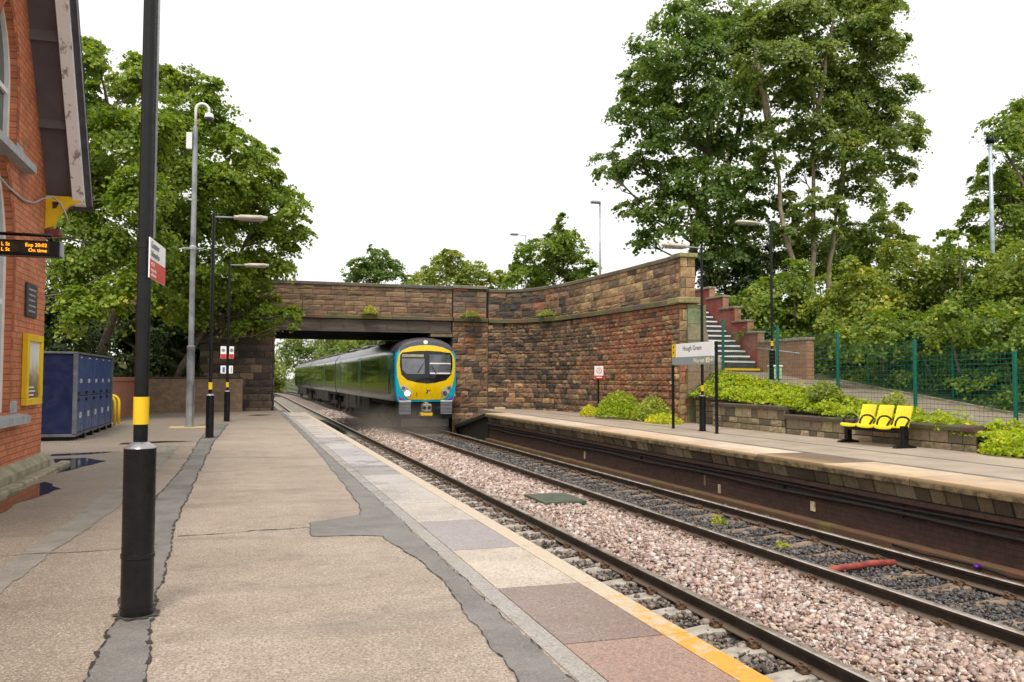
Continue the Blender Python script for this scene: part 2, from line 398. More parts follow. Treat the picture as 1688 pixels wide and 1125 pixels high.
def scatter(regions):
    out = []
    for x0, x1, y0, y1, dens, sz, zf in regions:
        n = int((x1-x0)*(y1-y0)*dens); x = rng.uniform(x0, x1, n); y = rng.uniform(y0, y1, n)
        out.append((np.stack([x, y, zf(x)+rng.uniform(-.028, .024, n)], 1), sz*np.clip(rng.lognormal(-.08, .34, n), .4, 2.)))
    return np.concatenate([o[0] for o in out]), np.concatenate([o[1] for o in out])
def off_sleeper(P, S, keep):
    """stones lie between the sleepers, seldom on them"""
    k = np.ones(len(P), bool)
    for xc, y0 in ((3.6235, 2.59), (7.1715, 5.2)):
        d = np.abs((P[:, 1]-y0+.325) % .65-.325); on = (np.abs(P[:, 0]-xc) < 1.2) & (d < .135)
        k &= ~(on & (rng.uniform(size=len(P)) > keep(P)))
    for x in RX.values(): k &= ~(np.abs(P[:, 0]-x) < .1)
    return P[k], S[k]
hump = lambda x: -1.085+.075*np.exp(-((x-5.38)/.6)**2)
P, S = scatter([(4.47, 6.33, 2.0, 8, 1450, .0235, hump), (4.47, 6.33, 8, 14, 950, .027, hump), (4.47, 6.33, 14, 24, 480, .036, hump), (4.47, 6.33, 24, 36, 240, .046, hump), (4.47, 6.33, 36, 60, 70, .06, hump)])
P, S = off_sleeper(P, S, lambda p: .72)
k = ~((np.abs(P[:, 0]-5.55) < .42) & (np.abs(P[:, 1]-14.95) < .6)); P, S = P[k], S[k]
v, f, c = stones(P, S, PINK); near = np.repeat(np.clip(1-np.minimum(np.abs(P[:, 0]-4.376), np.abs(P[:, 0]-6.419))/.42, 0, 1)*rng.uniform(.3, 1.1, len(P)), 12)[:, None]; c = c*(1-np.minimum(near, 1))+np.array([.13, .085, .055])*np.minimum(near, 1); stuff(np_mesh('pink_ballast', v, f, M['stone'], c), 'heaped pink granite ballast stones between the two tracks', 'ballast')
lowz = lambda x: -1.10+0*x
P, S = scatter([(3.3, 4.3, 2.0, 10, 900, .025, lowz), (3.3, 4.3, 10, 34, 420, .032, lowz)])
P, S = off_sleeper(P, S, lambda p: .05)
v, f, c = stones(P, S, BROWN); stuff(np_mesh('brown_ballast', v, f, M['stone'], c), 'brown wet ballast stones between the near track\'s rails', 'ballast')
P, S = scatter([(6.48, 7.86, 4.0, 10, 1000, .022, lowz), (6.48, 7.86, 10, 18, 620, .027, lowz), (6.48, 7.86, 18, 34, 300, .034, lowz), (7.98, 8.62, 5, 16, 420, .028, lowz), (7.98, 8.62, 16, 34, 180, .034, lowz)])
P, S = off_sleeper(P, S, lambda p: np.where(p[:, 0] < 7.2+.12*np.sin(p[:, 1]*3.1), .95, .2))
v, f, c = stones(P, S, GREY); stuff(np_mesh('grey_ballast', v, f, M['stone'], c), 'dark grey ballast stones on the far track where the train runs', 'ballast')

# small things lying on the track
mb = MB(); mb.bbox(5.14, 5.96, 14.4, 15.5, -1.02, -.955, .012); mb.bbox(5.18, 5.92, 14.44, 15.46, -1.12, -1.025, .01)
tag(mb.build('trough_cover', simple('slimy_cover_slab', (.07, .085, .055), .6, var=.35, scale=4, bmp=.2)), 'flat dark green cover slab lying on the pink ballast', 'cover slab')
mb = MB(); mb.tube([(6.62, 8.72, -1.05), (7.0, 8.76, -1.04), (7.45, 8.82, -1.03), (7.84, 8.86, -1.05)], .042, 12)
tag(mb.build('drain_pipe', simple('scuffed_red_pipe', (.26, .05, .035), .5, var=.75, scale=4), smooth=True, auto=40), 'scuffed red plastic pipe lying across the far track between sleepers', 'pipe')
mb = MB(); mb.tube([(8.47, 9.6, -1.0), (8.4, 9.0, -1.0), (8.42, 8.6, -.99), (8.5, 8.2, -1.0), (8.44, 7.7, -1.02), (8.5, 7.0, -1.0)], .014, 8)
tag(mb.build('loose_cable', M['black'], smooth=True), 'loose black cable lying along the foot of the far platform wall', 'cable')
mb = MB(); mb.lathe([(.0, 0), (.026, .002), (.031, .01), (.031, .09), (.024, .105), (0, .106)], 0, 0, 0, 12)
for i, vv in enumerate(mb.v):
    x, y, z = vv; mb.v[i] = (8.45+z*1.4, 8.2+x*1.2+.02*math.sin(z*60), -1.0+y*.9)
tag(mb.build('crushed_can', simple('purple_can', (.10, .02, .26), .35, .3, var=.3, scale=20), smooth=True), 'crushed purple drink can beside the far rail', 'can')
mb = MB(); mb.tube([(5.6, 7.66, -1.005), (5.62, 7.3, -1.0), (5.6, 7.05, -1.02), (5.66, 6.8, -1.0)], .012, 6)
tag(mb.build('metal_rod', M['black'], smooth=True), 'thin dark rod half buried in the pink ballast', 'rod')

# ------------------------------------------------------------------ near platform
def tarmac_mat():
    m, nt, b = nodes('tarmac_near'); s = sep(nt)
    base = ramp(nt, noise(nt, .9, None, 6, .6), [(.3, (.31, .242, .185)), (.5, (.41, .328, .258)), (.7, (.475, .392, .318))])
    base = mix(nt, fr(nt, math_(nt, 'ADD', s[0], math_(nt, 'MULTIPLY', noise(nt, .8, None, 5), .8)), .15, -.8, 0, .85), base, (.17, .135, .105))            # worn, damper strip by the buildings
    base = mix(nt, fr(nt, math_(nt, 'ADD', s[1], math_(nt, 'MULTIPLY', s[0], -2.2)), 19., 27., 0, .75), base, (.20, .165, .135))
    sp = N(nt, 'ShaderNodeTexVoronoi'); sp.inputs['Scale'].default_value = 150; L(nt, pos(nt), sp.inputs['Vector'])
    base = mix(nt, fr(nt, sp.outputs['Color'], .5, .9, 0, .7), base, (.68, .57, .46))
    sp2 = N(nt, 'ShaderNodeTexVoronoi'); sp2.inputs['Scale'].default_value = 75; L(nt, pos(nt), sp2.inputs['Vector'])
    base = mix(nt, fr(nt, sp2.outputs['Color'], .6, .85, 0, .4), base, (.17, .115, .08))
    base = mix(nt, fr(nt, noise(nt, 65, None, 6, .82), .46, .61, 0, .85), base, (.115, .08, .055))
    base = mix(nt, fr(nt, noise(nt, 4.5, None, 8, .75), .48, .7, 0, .5), base, (.17, .13, .10))
    stretched = N(nt, 'ShaderNodeMapping'); stretched.inputs['Scale'].default_value = (.45, 1.6, 1); L(nt, pos(nt), stretched.inputs[0])
    wet = fr(nt, noise(nt, 1.1, stretched.outputs[0], 6, .68), .52, .68)
    base = mix(nt, math_(nt, 'MULTIPLY', wet, .4), base, (.15, .11, .08))
    L(nt, base, b.inputs['Base Color']); L(nt, fr(nt, wet, 0, 1, .62, .36), b.inputs['Roughness'])
    bump(nt, b, math_(nt, 'ADD', noise(nt, 170, None, 3), noise(nt, 5)), .35, .008); return m
M['tarmac'] = tarmac_mat()
def patch_mat(name, col, rough=.45):
    m, nt, b = nodes(name); n1 = noise(nt, 3, None, 6, .65)
    c = ramp(nt, n1, [(.3, tuple(x*.7 for x in col)), (.7, tuple(x*1.3 for x in col))])
    c = mix(nt, fr(nt, noise(nt, 110, None, 4, .7), .5, .7, 0, .75), c, tuple(x*2.2 for x in col)); c = mix(nt, fr(nt, noise(nt, 130, None, 2), .55, .75, 0, .5), c, tuple(x*.3 for x in col))
    L(nt, c, b.inputs['Base Color']); L(nt, fr(nt, noise(nt, 1.3, None, 5), .4, .65, rough+.15, rough-.15), b.inputs['Roughness']); bump(nt, b, noise(nt, 170), .35, .008); return m
M['asphalt'] = patch_mat('dark_asphalt_repair', (.165, .15, .138)); M['crack'] = simple('crack_bitumen', (.03, .026, .022), .6)
M['asphalt2'] = patch_mat('grey_asphalt_repair', (.2, .18, .155))
mb = MB(); mb.box(-9, 1.475, -4, 33.55, -1.4, 0); mb.box(1.475, 2.106, -4, 31.6, -.1, -.006); mb.box(1.475, 1.9, -4, 31.6, -1.4, -.1)
struct(mb.build('platform_near', M['tarmac']))
def chaikin(pts, n=2):
    for _ in range(n):
        out = [pts[0]]
        for a, b_ in zip(pts, pts[1:]):
            out.append((a[0]*.75+b_[0]*.25, a[1]*.75+b_[1]*.25)); out.append((a[0]*.25+b_[0]*.75, a[1]*.25+b_[1]*.75))
        out.append(pts[-1]); pts = out
    return pts
def jag(pts, step=.05, amp=.013):
    out = []
    for (ax, ay), (bx, by) in zip(pts, pts[1:]):
        d = math.hypot(bx-ax, by-ay); n = max(1, int(d/step))
        a = 0
        for i in range(n):
            t = i/n; a = a*.72+rnd.uniform(-amp, amp)*.8; out.append((ax+(bx-ax)*t - (by-ay)/d*a, ay+(by-ay)*t + (bx-ax)/d*a))
    out.append(pts[-1]); return out
def sheet(name, left, right, z, mat, crack=0.):
    """strip between two edge lines that run the same way; edges are ragged"""
    l = jag(left); r = jag(right); poly = l + r[::-1]
    def tri(poly, z, nm, mt):
        bm = bmesh.new(); vv = [bm.verts.new((x, y, z)) for x, y in poly]
        ee = [bm.edges.new((vv[i], vv[(i+1) % len(vv)])) for i in range(len(vv))]
        bmesh.ops.triangle_fill(bm, use_beauty=True, use_dissolve=False, edges=ee, normal=(0, 0, 1)); me = bpy.data.meshes.new(nm); bm.to_mesh(me); bm.free()
        me.materials.append(mt); return struct(link(nm, me))
    tri(poly, z, name, mat)
    if crack:
        cm = MB()
        for line in (l, r):
            for a, b_ in zip(line, line[1:]):
                d = math.hypot(b_[0]-a[0], b_[1]-a[1]) or 1; nx_, ny_ = -(b_[1]-a[1])/d, (b_[0]-a[0])/d; w_ = crack*rnd.choice((.1, .2, .5, 1, .7))*rnd.uniform(.5, 1)
                cm.quad((a[0]-nx_*w_, a[1]-ny_*w_, z+.003), (b_[0]-nx_*w_, b_[1]-ny_*w_, z+.003), (b_[0]+nx_*w_, b_[1]+ny_*w_, z+.003), (a[0]+nx_*w_, a[1]+ny_*w_, z+.003))
        struct(cm.build('pavement_crack', M['crack'], fixn=False))
sheet('trench_repair', [(1.07, -3), (1.09, 3.4), (1.15, 4.6), (1.18, 5.7), (1.06, 6.75), (.8, 6.86), (.52, 6.9), (.55, 7.55), (1.02, 7.85), (1.1, 8.5), (1.14, 10.7), (1.21, 15.4), (1.22, 25), (1.2, 31.6)],
      [(1.32, -3), (1.32, 3.4), (1.31, 4.2), (1.33, 6.3), (1.33, 9), (1.325, 14.6), (1.33, 25), (1.33, 31.6)], .004, M['asphalt'], .005)
sheet('post_trench_repair', [(-.62, -3), (-.6, 3.9), (-.62, 4.6), (-.64, 5.2), (-.8, 7.4), (-.86, 9.2), (-.79, 12.3), (-.83, 18.2), (-.8, 24)],
      [(-.33, -3), (-.36, 3.9), (-.43, 4.7), (-.48, 6.2), (-.54, 8), (-.55, 12.3), (-.55, 17.3), (-.4, 24)], .004, M['asphalt'], .014)
sheet('side_trench_repair', [(-1.62, 5.0), (-1.5, 6.0), (-1.48, 6.8), (-1.42, 8.2), (-1.41, 10.8), (-1.37, 13), (-1.3, 17)], [(-1.34, 5.0), (-1.3, 6.2), (-1.3, 6.8), (-1.22, 7.6), (-1.13, 9.2), (-1.1, 13), (-1.1, 17)], .004, M['asphalt2'], 0)
cm = MB()
for line in ([(-.48, 7.2), (-.2, 7.22), (.1, 7.3), (.35, 7.3), (.54, 7.33)], [(-2.0, 6.7), (-1.45, 6.77), (-1.1, 6.76), (-.83, 6.81), (-.6, 6.9)], [(-2.3, 13.8), (-1.6, 14.2), (-.8, 14.1)], [(-2.6, 16.2), (-1.6, 16.5), (-.85, 16.3)]):
    l = jag(line, .06, .012)
    for a, b_ in zip(l, l[1:]):
        w_ = rnd.uniform(.003, .011); cm.quad((a[0], a[1]-w_, .004), (b_[0], b_[1]-w_, .004), (b_[0], b_[1]+w_, .004), (a[0], a[1]+w_, .004))
struct(cm.build('surface_crack', M['crack'], fixn=False))
# coping slabs: one strip, each slab its own weathered tone
SL = [(-3.5, .9, (.26, .165, .125)), (.9, 2.3, (.29, .18, .135)), (2.3, 3.78, (.38, .23, .18)), (3.78, 4.88, (.25, .17, .145)), (4.88, 6.04, (.64, .54, .43)), (6.04, 7.31, (.36, .32, .33)), (7.31, 8.42, (.6, .53, .46)), (8.42, 9.66, (.58, .53, .475)),
      (9.66, 11.0, (.56, .52, .485)), (11.0, 12.2, (.34, .31, .31)), (12.2, 13.7, (.52, .5, .5)), (13.7, 15.2, (.46, .44, .45)), (15.2, 16.6, (.55, .52, .5)), (16.6, 18.1, (.4, .37, .37)), (18.1, 20, (.6, .55, .5)), (20, 22, (.6, .52, .46)), (22, 24.2, (.64, .56, .5)), (24.2, 26.4, (.62, .54, .47)), (26.4, 28.5, (.44, .37, .32)), (28.5, 30.2, (.64, .55, .46)), (30.2, 31.6, (.5, .43, .36))]
mb = MB()
for y0, y1, c in SL:
    mb.box(1.452, 1.965, y0+.006, y1-.006, -.09, .0055, 0, c)
    mb.box(1.971, 2.106, y0+.003, y1-.003, -.09, .0055, 1, (.62, .52, .4))
    mb.box(1.335, 1.446, y0+.003, y1-.003, -.09, .0045, 0, tuple(.5*x+.5*.33 for x in (.42, .38, .32)))
def slab_mat():
    m, nt, b = nodes('coping_slab'); a = N(nt, 'ShaderNodeAttribute'); a.attribute_name = 'tint'
    c = mix(nt, fr(nt, noise(nt, 2.2, None, 7, .7), .42, .7, 0, .35), a.outputs['Color'], (.2, .16, .13))
    c = mix(nt, fr(nt, noise(nt, 70, None, 5, .8), .46, .62, 0, .7), c, (.085, .058, .045)); c = mix(nt, fr(nt, noise(nt, 100, None, 3, .7), .54, .68, 0, .6), c, (.6, .47, .38))
    L(nt, c, b.inputs['Base Color']); L(nt, fr(nt, noise(nt, 1.6, None, 5), .42, .62, .5, .2), b.inputs['Roughness']); bump(nt, b, noise(nt, 150), .2, .006)
    m2, nt, b = nodes('worn_yellow_edge'); s = sep(nt)
    wear = math_(nt, 'ADD', noise(nt, 9, None, 7, .72), fr(nt, s[1], 2.6, 4.9, -.2, .15))
    c = mix(nt, fr(nt, wear, .42, .58), (.62, .33, .04), (.56, .46, .34)); c = mix(nt, fr(nt, noise(nt, 26, None, 6, .7), .52, .68, 0, .55), c, (.3, .22, .12))
    L(nt, c, b.inputs['Base Color']); b.inputs['Roughness'].default_value = .45; bump(nt, b, noise(nt, 120), .3, .006); return m, m2
M['slab'], M['edge'] = slab_mat()
struct(mb.build('platform_coping', [M['slab'], M['edge']]))
# standing water
m, nt, b = nodes('puddle_water'); b.inputs['Base Color'].default_value = (.03, .022, .016, 1); b.inputs['Roughness'].default_value = .05; b.inputs['Specular IOR Level'].default_value = .32; bump(nt, b, noise(nt, 5), .02, .01); M['water'] = m
def puddle(poly, z=.005):
    l = jag(poly + [poly[0]], .1, .025)[:-1]; mb = MB(); mb.add([(x, y, z) for x, y in l], [tuple(range(len(l)))]); struct(mb.build('puddle', M['water'], fixn=False))
puddle([(-2.2, 8.2), (-2.1, 8.9), (-2.12, 9.6), (-2.0, 10.0), (-1.93, 10.6), (-2.1, 11.0), (-2.26, 11.35), (-2.33, 11.0), (-2.33, 9.6), (-2.34, 8.2)])
puddle([(-2.3, 12.3), (-2.2, 12.7), (-1.95, 13.9), (-2.3, 14.5), (-2.75, 14.4), (-2.5, 13.4)])
puddle([(-2.9, 15.0), (-2.4, 15.15), (-1.95, 15.6), (-2.4, 15.55), (-2.9, 15.3)])
puddle([(-2.2, 17.2), (-1.5, 17.5), (-.95, 17.7), (-1.5, 17.9), (-2.2, 17.6)])
puddle([(.1, 29.2), (.5, 29.0), (.9, 29.5), (.45, 29.9)])
puddle([(3.05, 36), (4.15, 36), (4.15, 47), (3.1, 48)], -1.03)

# ------------------------------------------------------------------ coursed stone
class Path:
    def __init__(s, pts):
        s.p = pts; s.d = [0]
        for a, b_ in zip(pts, pts[1:]): s.d.append(s.d[-1]+math.hypot(b_[0]-a[0], b_[1]-a[1]))
        s.len = s.d[-1]
    def at(s, t, off=0):
        t = max(0, min(s.len, t)); i = 0
        while i < len(s.d)-2 and s.d[i+1] < t: i += 1
        a, b_ = s.p[i], s.p[i+1]; l = s.d[i+1]-s.d[i]; u = (t-s.d[i])/l; dx, dy = (b_[0]-a[0])/l, (b_[1]-a[1])/l
        return a[0]+(b_[0]-a[0])*u+dy*off, a[1]+(b_[1]-a[1])*u-dx*off
def courses(mb, path, z0, z1, colf, h=(.12, .22), ln=(.2, .55), bulge=(.02, .07), ztop=None, joint=.018, zbot=None):
    """rock-faced blocks in courses along a path; ztop/zbot(s) let the top and bottom slope"""
    z = z0
    while z < z1-.04:
        hh = min(rnd.uniform(*h), z1-z)
        if z1-z-hh < .1: hh = z1-z
        t = -rnd.uniform(0, ln[0])
        while t < path.len:
            le = rnd.uniform(*ln); a, b_ = max(0, t), min(path.len, t+le); t += le
            if b_-a < .05: continue
            za, zb = z, z+hh
            if ztop is not None:
                lim = ztop((a+b_)/2)
                if za > lim-.05: continue
                zb = min(zb, lim)
            if zbot is not None:
                lim = zbot((a+b_)/2)
                if zb < lim+.05: continue
                za = max(za, lim)
            nx, nz = 4, 3; bu = rnd.uniform(*bulge); x0, y0 = path.at((a+b_)/2); c = colf(x0, y0, (za+zb)/2); vv = []; ff = []
            ph = rnd.uniform(0, 9)
            for j in range(nz+3):
                for i in range(nx+3):
                    u = min(max((i-1)/nx, 0), 1); v = min(max((j-1)/nz, 0), 1); edge = i in (0, nx+2) or j in (0, nz+2)
                    s_ = a+joint/2+(b_-a-joint)*u; zz = za+joint/2+(zb-za-joint)*v
                    q = min(1, 4*min(u, 1-u)*1.6)*min(1, 4*min(v, 1-v)*1.6)
                    d = -.05 if edge else bu*q*(.55+.45*math.sin(ph+u*5+v*4))+rnd.uniform(-.006, .006)
                    px, py = path.at(s_, d); vv.append((px, py, zz))
            w_ = nx+3
            for j in range(nz+2):
                for i in range(w_-1): ff.append((j*w_+i, j*w_+i+1, (j+1)*w_+i+1, (j+1)*w_+i))
            mb.add(vv, ff, 0, c)
        z += hh
def backing(mb, path, z0, z1, front=-.025, back=-.6, col=(.035, .028, .022), ztop=None, n=None):
    n = n or max(2, int(path.len/.5)); vv = []; ff = []
    for i in range(n+1):
        s_ = path.len*i/n; zt = ztop(s_) if ztop else z1
        for o, z in ((front, z0), (front, zt), (back, zt), (back, z0)): vv.append((*path.at(s_, o), z))
    for i in range(n):
        for k in range(4): ff.append((i*4+k, i*4+(k+1) % 4, i*4+4+(k+1) % 4, i*4+4+k))
    ff += [(0, 1, 2, 3), (n*4+3, n*4+2, n*4+1, n*4)]; mb.add(vv, ff, 0, col)
def band(mb, path, z0, z1, out, back=-.5, col=(.2, .17, .1), seg=.9, ztop=None, jitter=.3):
    """a projecting course of long stones (string course, coping)"""
    t = 0
    while t < path.len-.02:
        b_ = min(path.len, t+seg*rnd.uniform(.8, 1.2)); vv = []; ff = []; n = 3; c = tuple(x*rnd.uniform(1-jitter, 1+jitter) for x in col); o2 = out+rnd.uniform(-.008, .012)
        for i in range(n+1):
            s_ = t+.004+(b_-t-.008)*i/n; dz = ztop(s_) if ztop else 0
            for o, z in ((o2, z0+dz), (o2+.004, z1-.03+dz), (o2-.03, z1+dz), (back, z1+dz), (back, z0+dz)): vv.append((*path.at(s_, o), z))
        for i in range(n):
            for k in range(5): ff.append((i*5+k, i*5+(k+1) % 5, i*5+5+(k+1) % 5, i*5+5+k))
        ff += [tuple(range(5)), tuple(range(n*5, n*5+5))[::-1]]; mb.add(vv, ff, 0, c); t = b_
def shade_of(p): k = rnd.uniform(.78, 1.2); return tuple(x*k*rnd.uniform(.95, 1.05) for x in p)
def pick(pal): return lambda *a: shade_of(rnd.choice(pal))
BROWN_ST = [(0.259, 0.149, 0.084), (0.169, 0.104, 0.065), (0.311, 0.188, 0.104), (0.13, 0.086, 0.058), (0.221, 0.117, 0.067), (0.272, 0.175, 0.097), (0.078, 0.058, 0.047), (0.35, 0.214, 0.13), (0.195, 0.117, 0.071)]
RED_ST = [(0.404, 0.169, 0.083), (0.371, 0.152, 0.075), (0.351, 0.143, 0.07), (0.417, 0.192, 0.1), (0.318, 0.136, 0.07), (0.384, 0.169, 0.087), (0.24, 0.113, 0.067), (0.404, 0.218, 0.116), (0.365, 0.16, 0.083)]
OCHRE_ST = [(0.47, 0.318, 0.158), (0.385, 0.257, 0.122), (0.541, 0.355, 0.169), (0.314, 0.208, 0.109), (0.427, 0.245, 0.122), (0.214, 0.142, 0.085)]
DARK_ST = [(0.111, 0.087, 0.068), (0.161, 0.117, 0.08), (0.074, 0.061, 0.052), (0.209, 0.148, 0.099), (0.055, 0.049, 0.044), (0.246, 0.173, 0.111)]
def wing_col(x, y, z):
    """redder, cleaner stone towards the near end, sooty in the middle, ochre blocks at the quoin"""
    t = (34.5-y)/11.5; k = rnd.random()
    if t > .93: pal = OCHRE_ST if k < .6 else RED_ST
    elif t > .42+.12*math.sin(z*3): pal = RED_ST if k < .78 else (OCHRE_ST if k < .84 else BROWN_ST)
    else: pal = BROWN_ST if k < .56 else (DARK_ST if k < .9 else OCHRE_ST)
    k = rnd.uniform(.78, 1.2); return tuple(c*k*rnd.uniform(.95, 1.05) for c in rnd.choice(pal))
M['bstone'] = stone_mat('sandstone_wing', .62, .4, .9, .56, mossc=(.15, .12, .03)); M['pstone'] = stone_mat('sandstone_parapet', .6, .5, .9, .54, mossc=(.14, .115, .03))
M['dstone'] = stone_mat('sandstone_dark_pier', .6, .2, .8, .6); M['gstone'] = stone_mat('sandstone_garden_wall', .35, .45, 1., .52)

# ------------------------------------------------------------------ road bridge with its curved wing wall
BY = 35.4
bridge = thing('road_bridge', 'old sandstone road bridge over the tracks with its long curved wing wall', 'bridge', (6, BY, 0))
wing_pts = chaikin([(10.05, BY), (10.9, BY-.05), (11.7, 34.3), (12.2, 32.2), (12.38, 29.3), (12.44, 26.0), (12.42, 22.75)], 2)
WP = Path(wing_pts)
def zs(s_, a=3.66, c=3.5): return a + (c-a)*min(1, s_/WP.len)            # string course level along the wing
mb = MB(); courses(mb, WP, -.2, 3.66, wing_col, ztop=lambda s_: zs(s_)); backing(mb, WP, -1.4, 3.6, back=-.9, ztop=lambda s_: zs(s_)); mb.c[-((max(2, int(WP.len/.5))+1)*4):] = [(.05, .04, .03) if k_ % 4 < 2 else (.24, .2, .13) for k_ in range((max(2, int(WP.len/.5))+1)*4)]
mb.build('wing_wall', M['bstone'], bridge)
PX0 = 8.45
PIL = Path([(PX0, BY-.06), (10.03, BY-.06)])
mb = MB(); courses(mb, PIL, -1.3, 3.66, pick(BROWN_ST+BROWN_ST+RED_ST[:2]), h=(.18, .3), ln=(.3, .7)); backing(mb, PIL, -1.4, 3.66, back=-8.5, col=(.05, .04, .03))
mb.build('abutment_pier', M['bstone'], bridge)
FRONT = Path([(-2.6, BY), (PX0-.01, BY)]); WHOLE = Path([(PX0, BY)] + wing_pts)
mb = MB(); courses(mb, FRONT, 3.82, 5.06, pick([(.27, .17, .10), (.21, .135, .08), (.32, .21, .12), (.16, .105, .065), (.28, .18, .10)]), h=(.15, .23), ln=(.35, .9), bulge=(.012, .04)); backing(mb, FRONT, 3.7, 5.06, back=-.45)
PP = Path([(PX0+.02, BY-.05), (9.95, BY-.05)])
courses(mb, PP, 3.82, 5.1, pick([(.26, .19, .12), (.15, .11, .08), (.40, .16, .09), (.1, .075, .06), (.2, .14, .09)]), h=(.16, .26), ln=(.35, .8), bulge=(.01, .04)); backing(mb, PP, 3.7, 5.1, back=-.5)
mb.build('parapet', M['pstone'], bridge)
mb = MB(); courses(mb, WP, 3.6, 5.0, lambda x, y, z: shade_of(rnd.choice(OCHRE_ST+OCHRE_ST+BROWN_ST[:2] if y < 31 else DARK_ST+BROWN_ST[:4]+[(.42, .18, .1)])), h=(.25, .31), ln=(.4, .9), bulge=(.02, .06), ztop=lambda s_: 5.02-.12*min(1, s_/WP.len), zbot=lambda s_: zs(s_)+.17)
backing(mb, WP, 3.5, 5.0, back=-.5, ztop=lambda s_: 5.0-.12*min(1, s_/WP.len)); mb.build('wing_parapet', M['pstone'], bridge)
mb = MB(); band(mb, FRONT, 3.70, 3.84, .12, col=(.16, .13, .07), seg=1.4); band(mb, Path([(PX0+.02, BY-.08), (9.99, BY-.08)]), 3.68, 3.84, .1, col=(.1, .085, .05))
band(mb, WP, 0, .17, .11, col=(.16, .14, .06), seg=1.0, ztop=lambda s_: zs(s_)); mb.build('string_course', M['pstone'], bridge)
mb = MB(); band(mb, FRONT, 5.06, 5.19, .06, back=-.55, col=(.13, .115, .095), seg=1.5); band(mb, Path([(PX0, BY-.1), (10.0, BY-.1)]), 5.1, 5.23, .06, back=-.62, col=(.24, .22, .19), seg=1.6)
band(mb, WP, 0, .13, .05, back=-.56, col=(.17, .15, .09), seg=1.1, ztop=lambda s_: 5.0-.12*min(1, s_/WP.len)); mb.build('coping', M['pstone'], bridge)
# end pier of the wing wall with its raking buttress
EP = Path([(12.42, 22.68), (12.92, 22.68)])
mb = MB(); courses(mb, EP, 3.70, 4.91, pick(OCHRE_ST), h=(.28, .33), ln=(.35, .45), bulge=(.01, .03))
mb.box(12.44, 12.9, 22.71, 23.3, 3.6, 4.95, 0, (.28, .2, .1)); mb.bbox(12.36, 12.97, 22.6, 23.2, 4.91, 5.04, .02, 0, (.36, .32, .13)); mb.bbox(12.3, 13.1, 22.52, 23.3, 3.52, 3.70, .03, 0, (.36, .31, .14))
mb.build('end_pier', M['pstone'], bridge)
mb = MB(); z = -.1
while z < 3.48:
    h_ = rnd.uniform(.42, .56); zt = min(3.5, z+h_); xr = lambda q: 13.75-(q/3.5)*.62
    c = tuple(x*rnd.uniform(.8, 1.2) for x in (.27, .235, .15)); y0 = 22.6
    vv = [(12.62, y0, z+.006), (xr(z), y0, z+.006), (xr(zt), y0, zt-.006), (12.62, y0, zt-.006)]; vv += [(x, 23.4, q) for x, _, q in vv]
    mb.add(vv, [(0, 1, 2, 3), (7, 6, 5, 4), (0, 4, 5, 1), (1, 5, 6, 2), (2, 6, 7, 3), (3, 7, 4, 0)], 0, c); z = zt
mb.build('raking_buttress', M['pstone'], bridge)
q2 = Path([(12.38, 22.66), (12.66, 22.66)]); mb = MB(); courses(mb, q2, -.1, 3.5, pick(OCHRE_ST+RED_ST[:4]), h=(.28, .36), ln=(.3, .65), bulge=(.02, .05)); mb.box(12.85, 13.05, 22.7, 23.4, -.1, 3.5, 0, (.1, .08, .05))
mb.build('end_quoin', M['bstone'], bridge)
# left abutment, girder, deck
LP = Path([(-1.6, 33.62), (1.02, 33.62)]); LS = Path([(1.06, 33.62), (1.12, 44.6)])
LS = Path([(1.06, 33.62), (1.1, 39), (1.1, 44.4)][::1]); 
mb = MB(); courses(mb, LP, -1.3, 3.68, pick(DARK_ST), h=(.24, .32), ln=(.35, .8)); backing(mb, LP, -1.4, 3.68, back=-2)
# the face towards the track runs away from the viewer, so its blocks are laid the other way along
courses(mb, Path([(1.08, 33.66), (1.08, 44.4)][::-1][::-1]), -1.3, 3.2, pick(DARK_ST), h=(.24, .32), ln=(.35, .8), bulge=(.01, .04)); mb.box(-1.6, 1.04, 33.7, 44.4, -1.4, 3.3, 0, (.04, .03, .025))
mb.build('left_abutment', M['dstone'], bridge)
def girder_mat():
    m, nt, b = nodes('sooty_girder'); mp = N(nt, 'ShaderNodeMapping'); mp.inputs['Scale'].default_value = (.35, 1, 2.5); L(nt, pos(nt), mp.inputs[0])
    c = ramp(nt, noise(nt, 1.6, mp.outputs[0], 7, .7), [(.35, (.045, .035, .03)), (.55, (.10, .078, .062)), (.72, (.2, .17, .145))])
    L(nt, c, b.inputs['Base Color']); b.inputs['Roughness'].default_value = .7; bump(nt, b, noise(nt, 30), .3, .01); return m
M['girder'] = girder_mat()
mb = MB(); mb.bbox(1.0, 8.42, BY+.02, BY+.5, 3.22, 3.68, .015); mb.box(1.0, 8.42, BY-.06, BY+.06, 3.16, 3.22)
for i in range(9): mb.box(1.15+.9*i, 1.18+.9*i, BY-.03, BY+.02, 3.22, 3.68)
mb.build('girder', M['girder'], bridge)
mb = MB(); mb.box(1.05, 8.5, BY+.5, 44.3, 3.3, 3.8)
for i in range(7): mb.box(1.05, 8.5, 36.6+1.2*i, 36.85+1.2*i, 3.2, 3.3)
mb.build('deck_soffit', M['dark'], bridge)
mb = MB(); mb.bbox(7.5, 8.44, BY-.03, BY+.6, 3.0, 3.215, .02, 0, (.28, .22, .12)); mb.build('bearing_stone', M['pstone'], bridge)
mb = MB(); mb.box(-14, 11, BY+.46, 44.3, 3.84, 3.95); mb.box(11, 13, BY+.46, 44.3, 3.84, 3.95); mb.build('road_surface', M['asphalt2'], bridge)
RP = Path([(16, 44.3), (-14, 44.3)]); mb = MB(); backing(mb, RP, 3.2, 5.1, front=0, back=-.4, col=(.15, .1, .06)); mb.build('rear_parapet', M['pstone'], bridge)
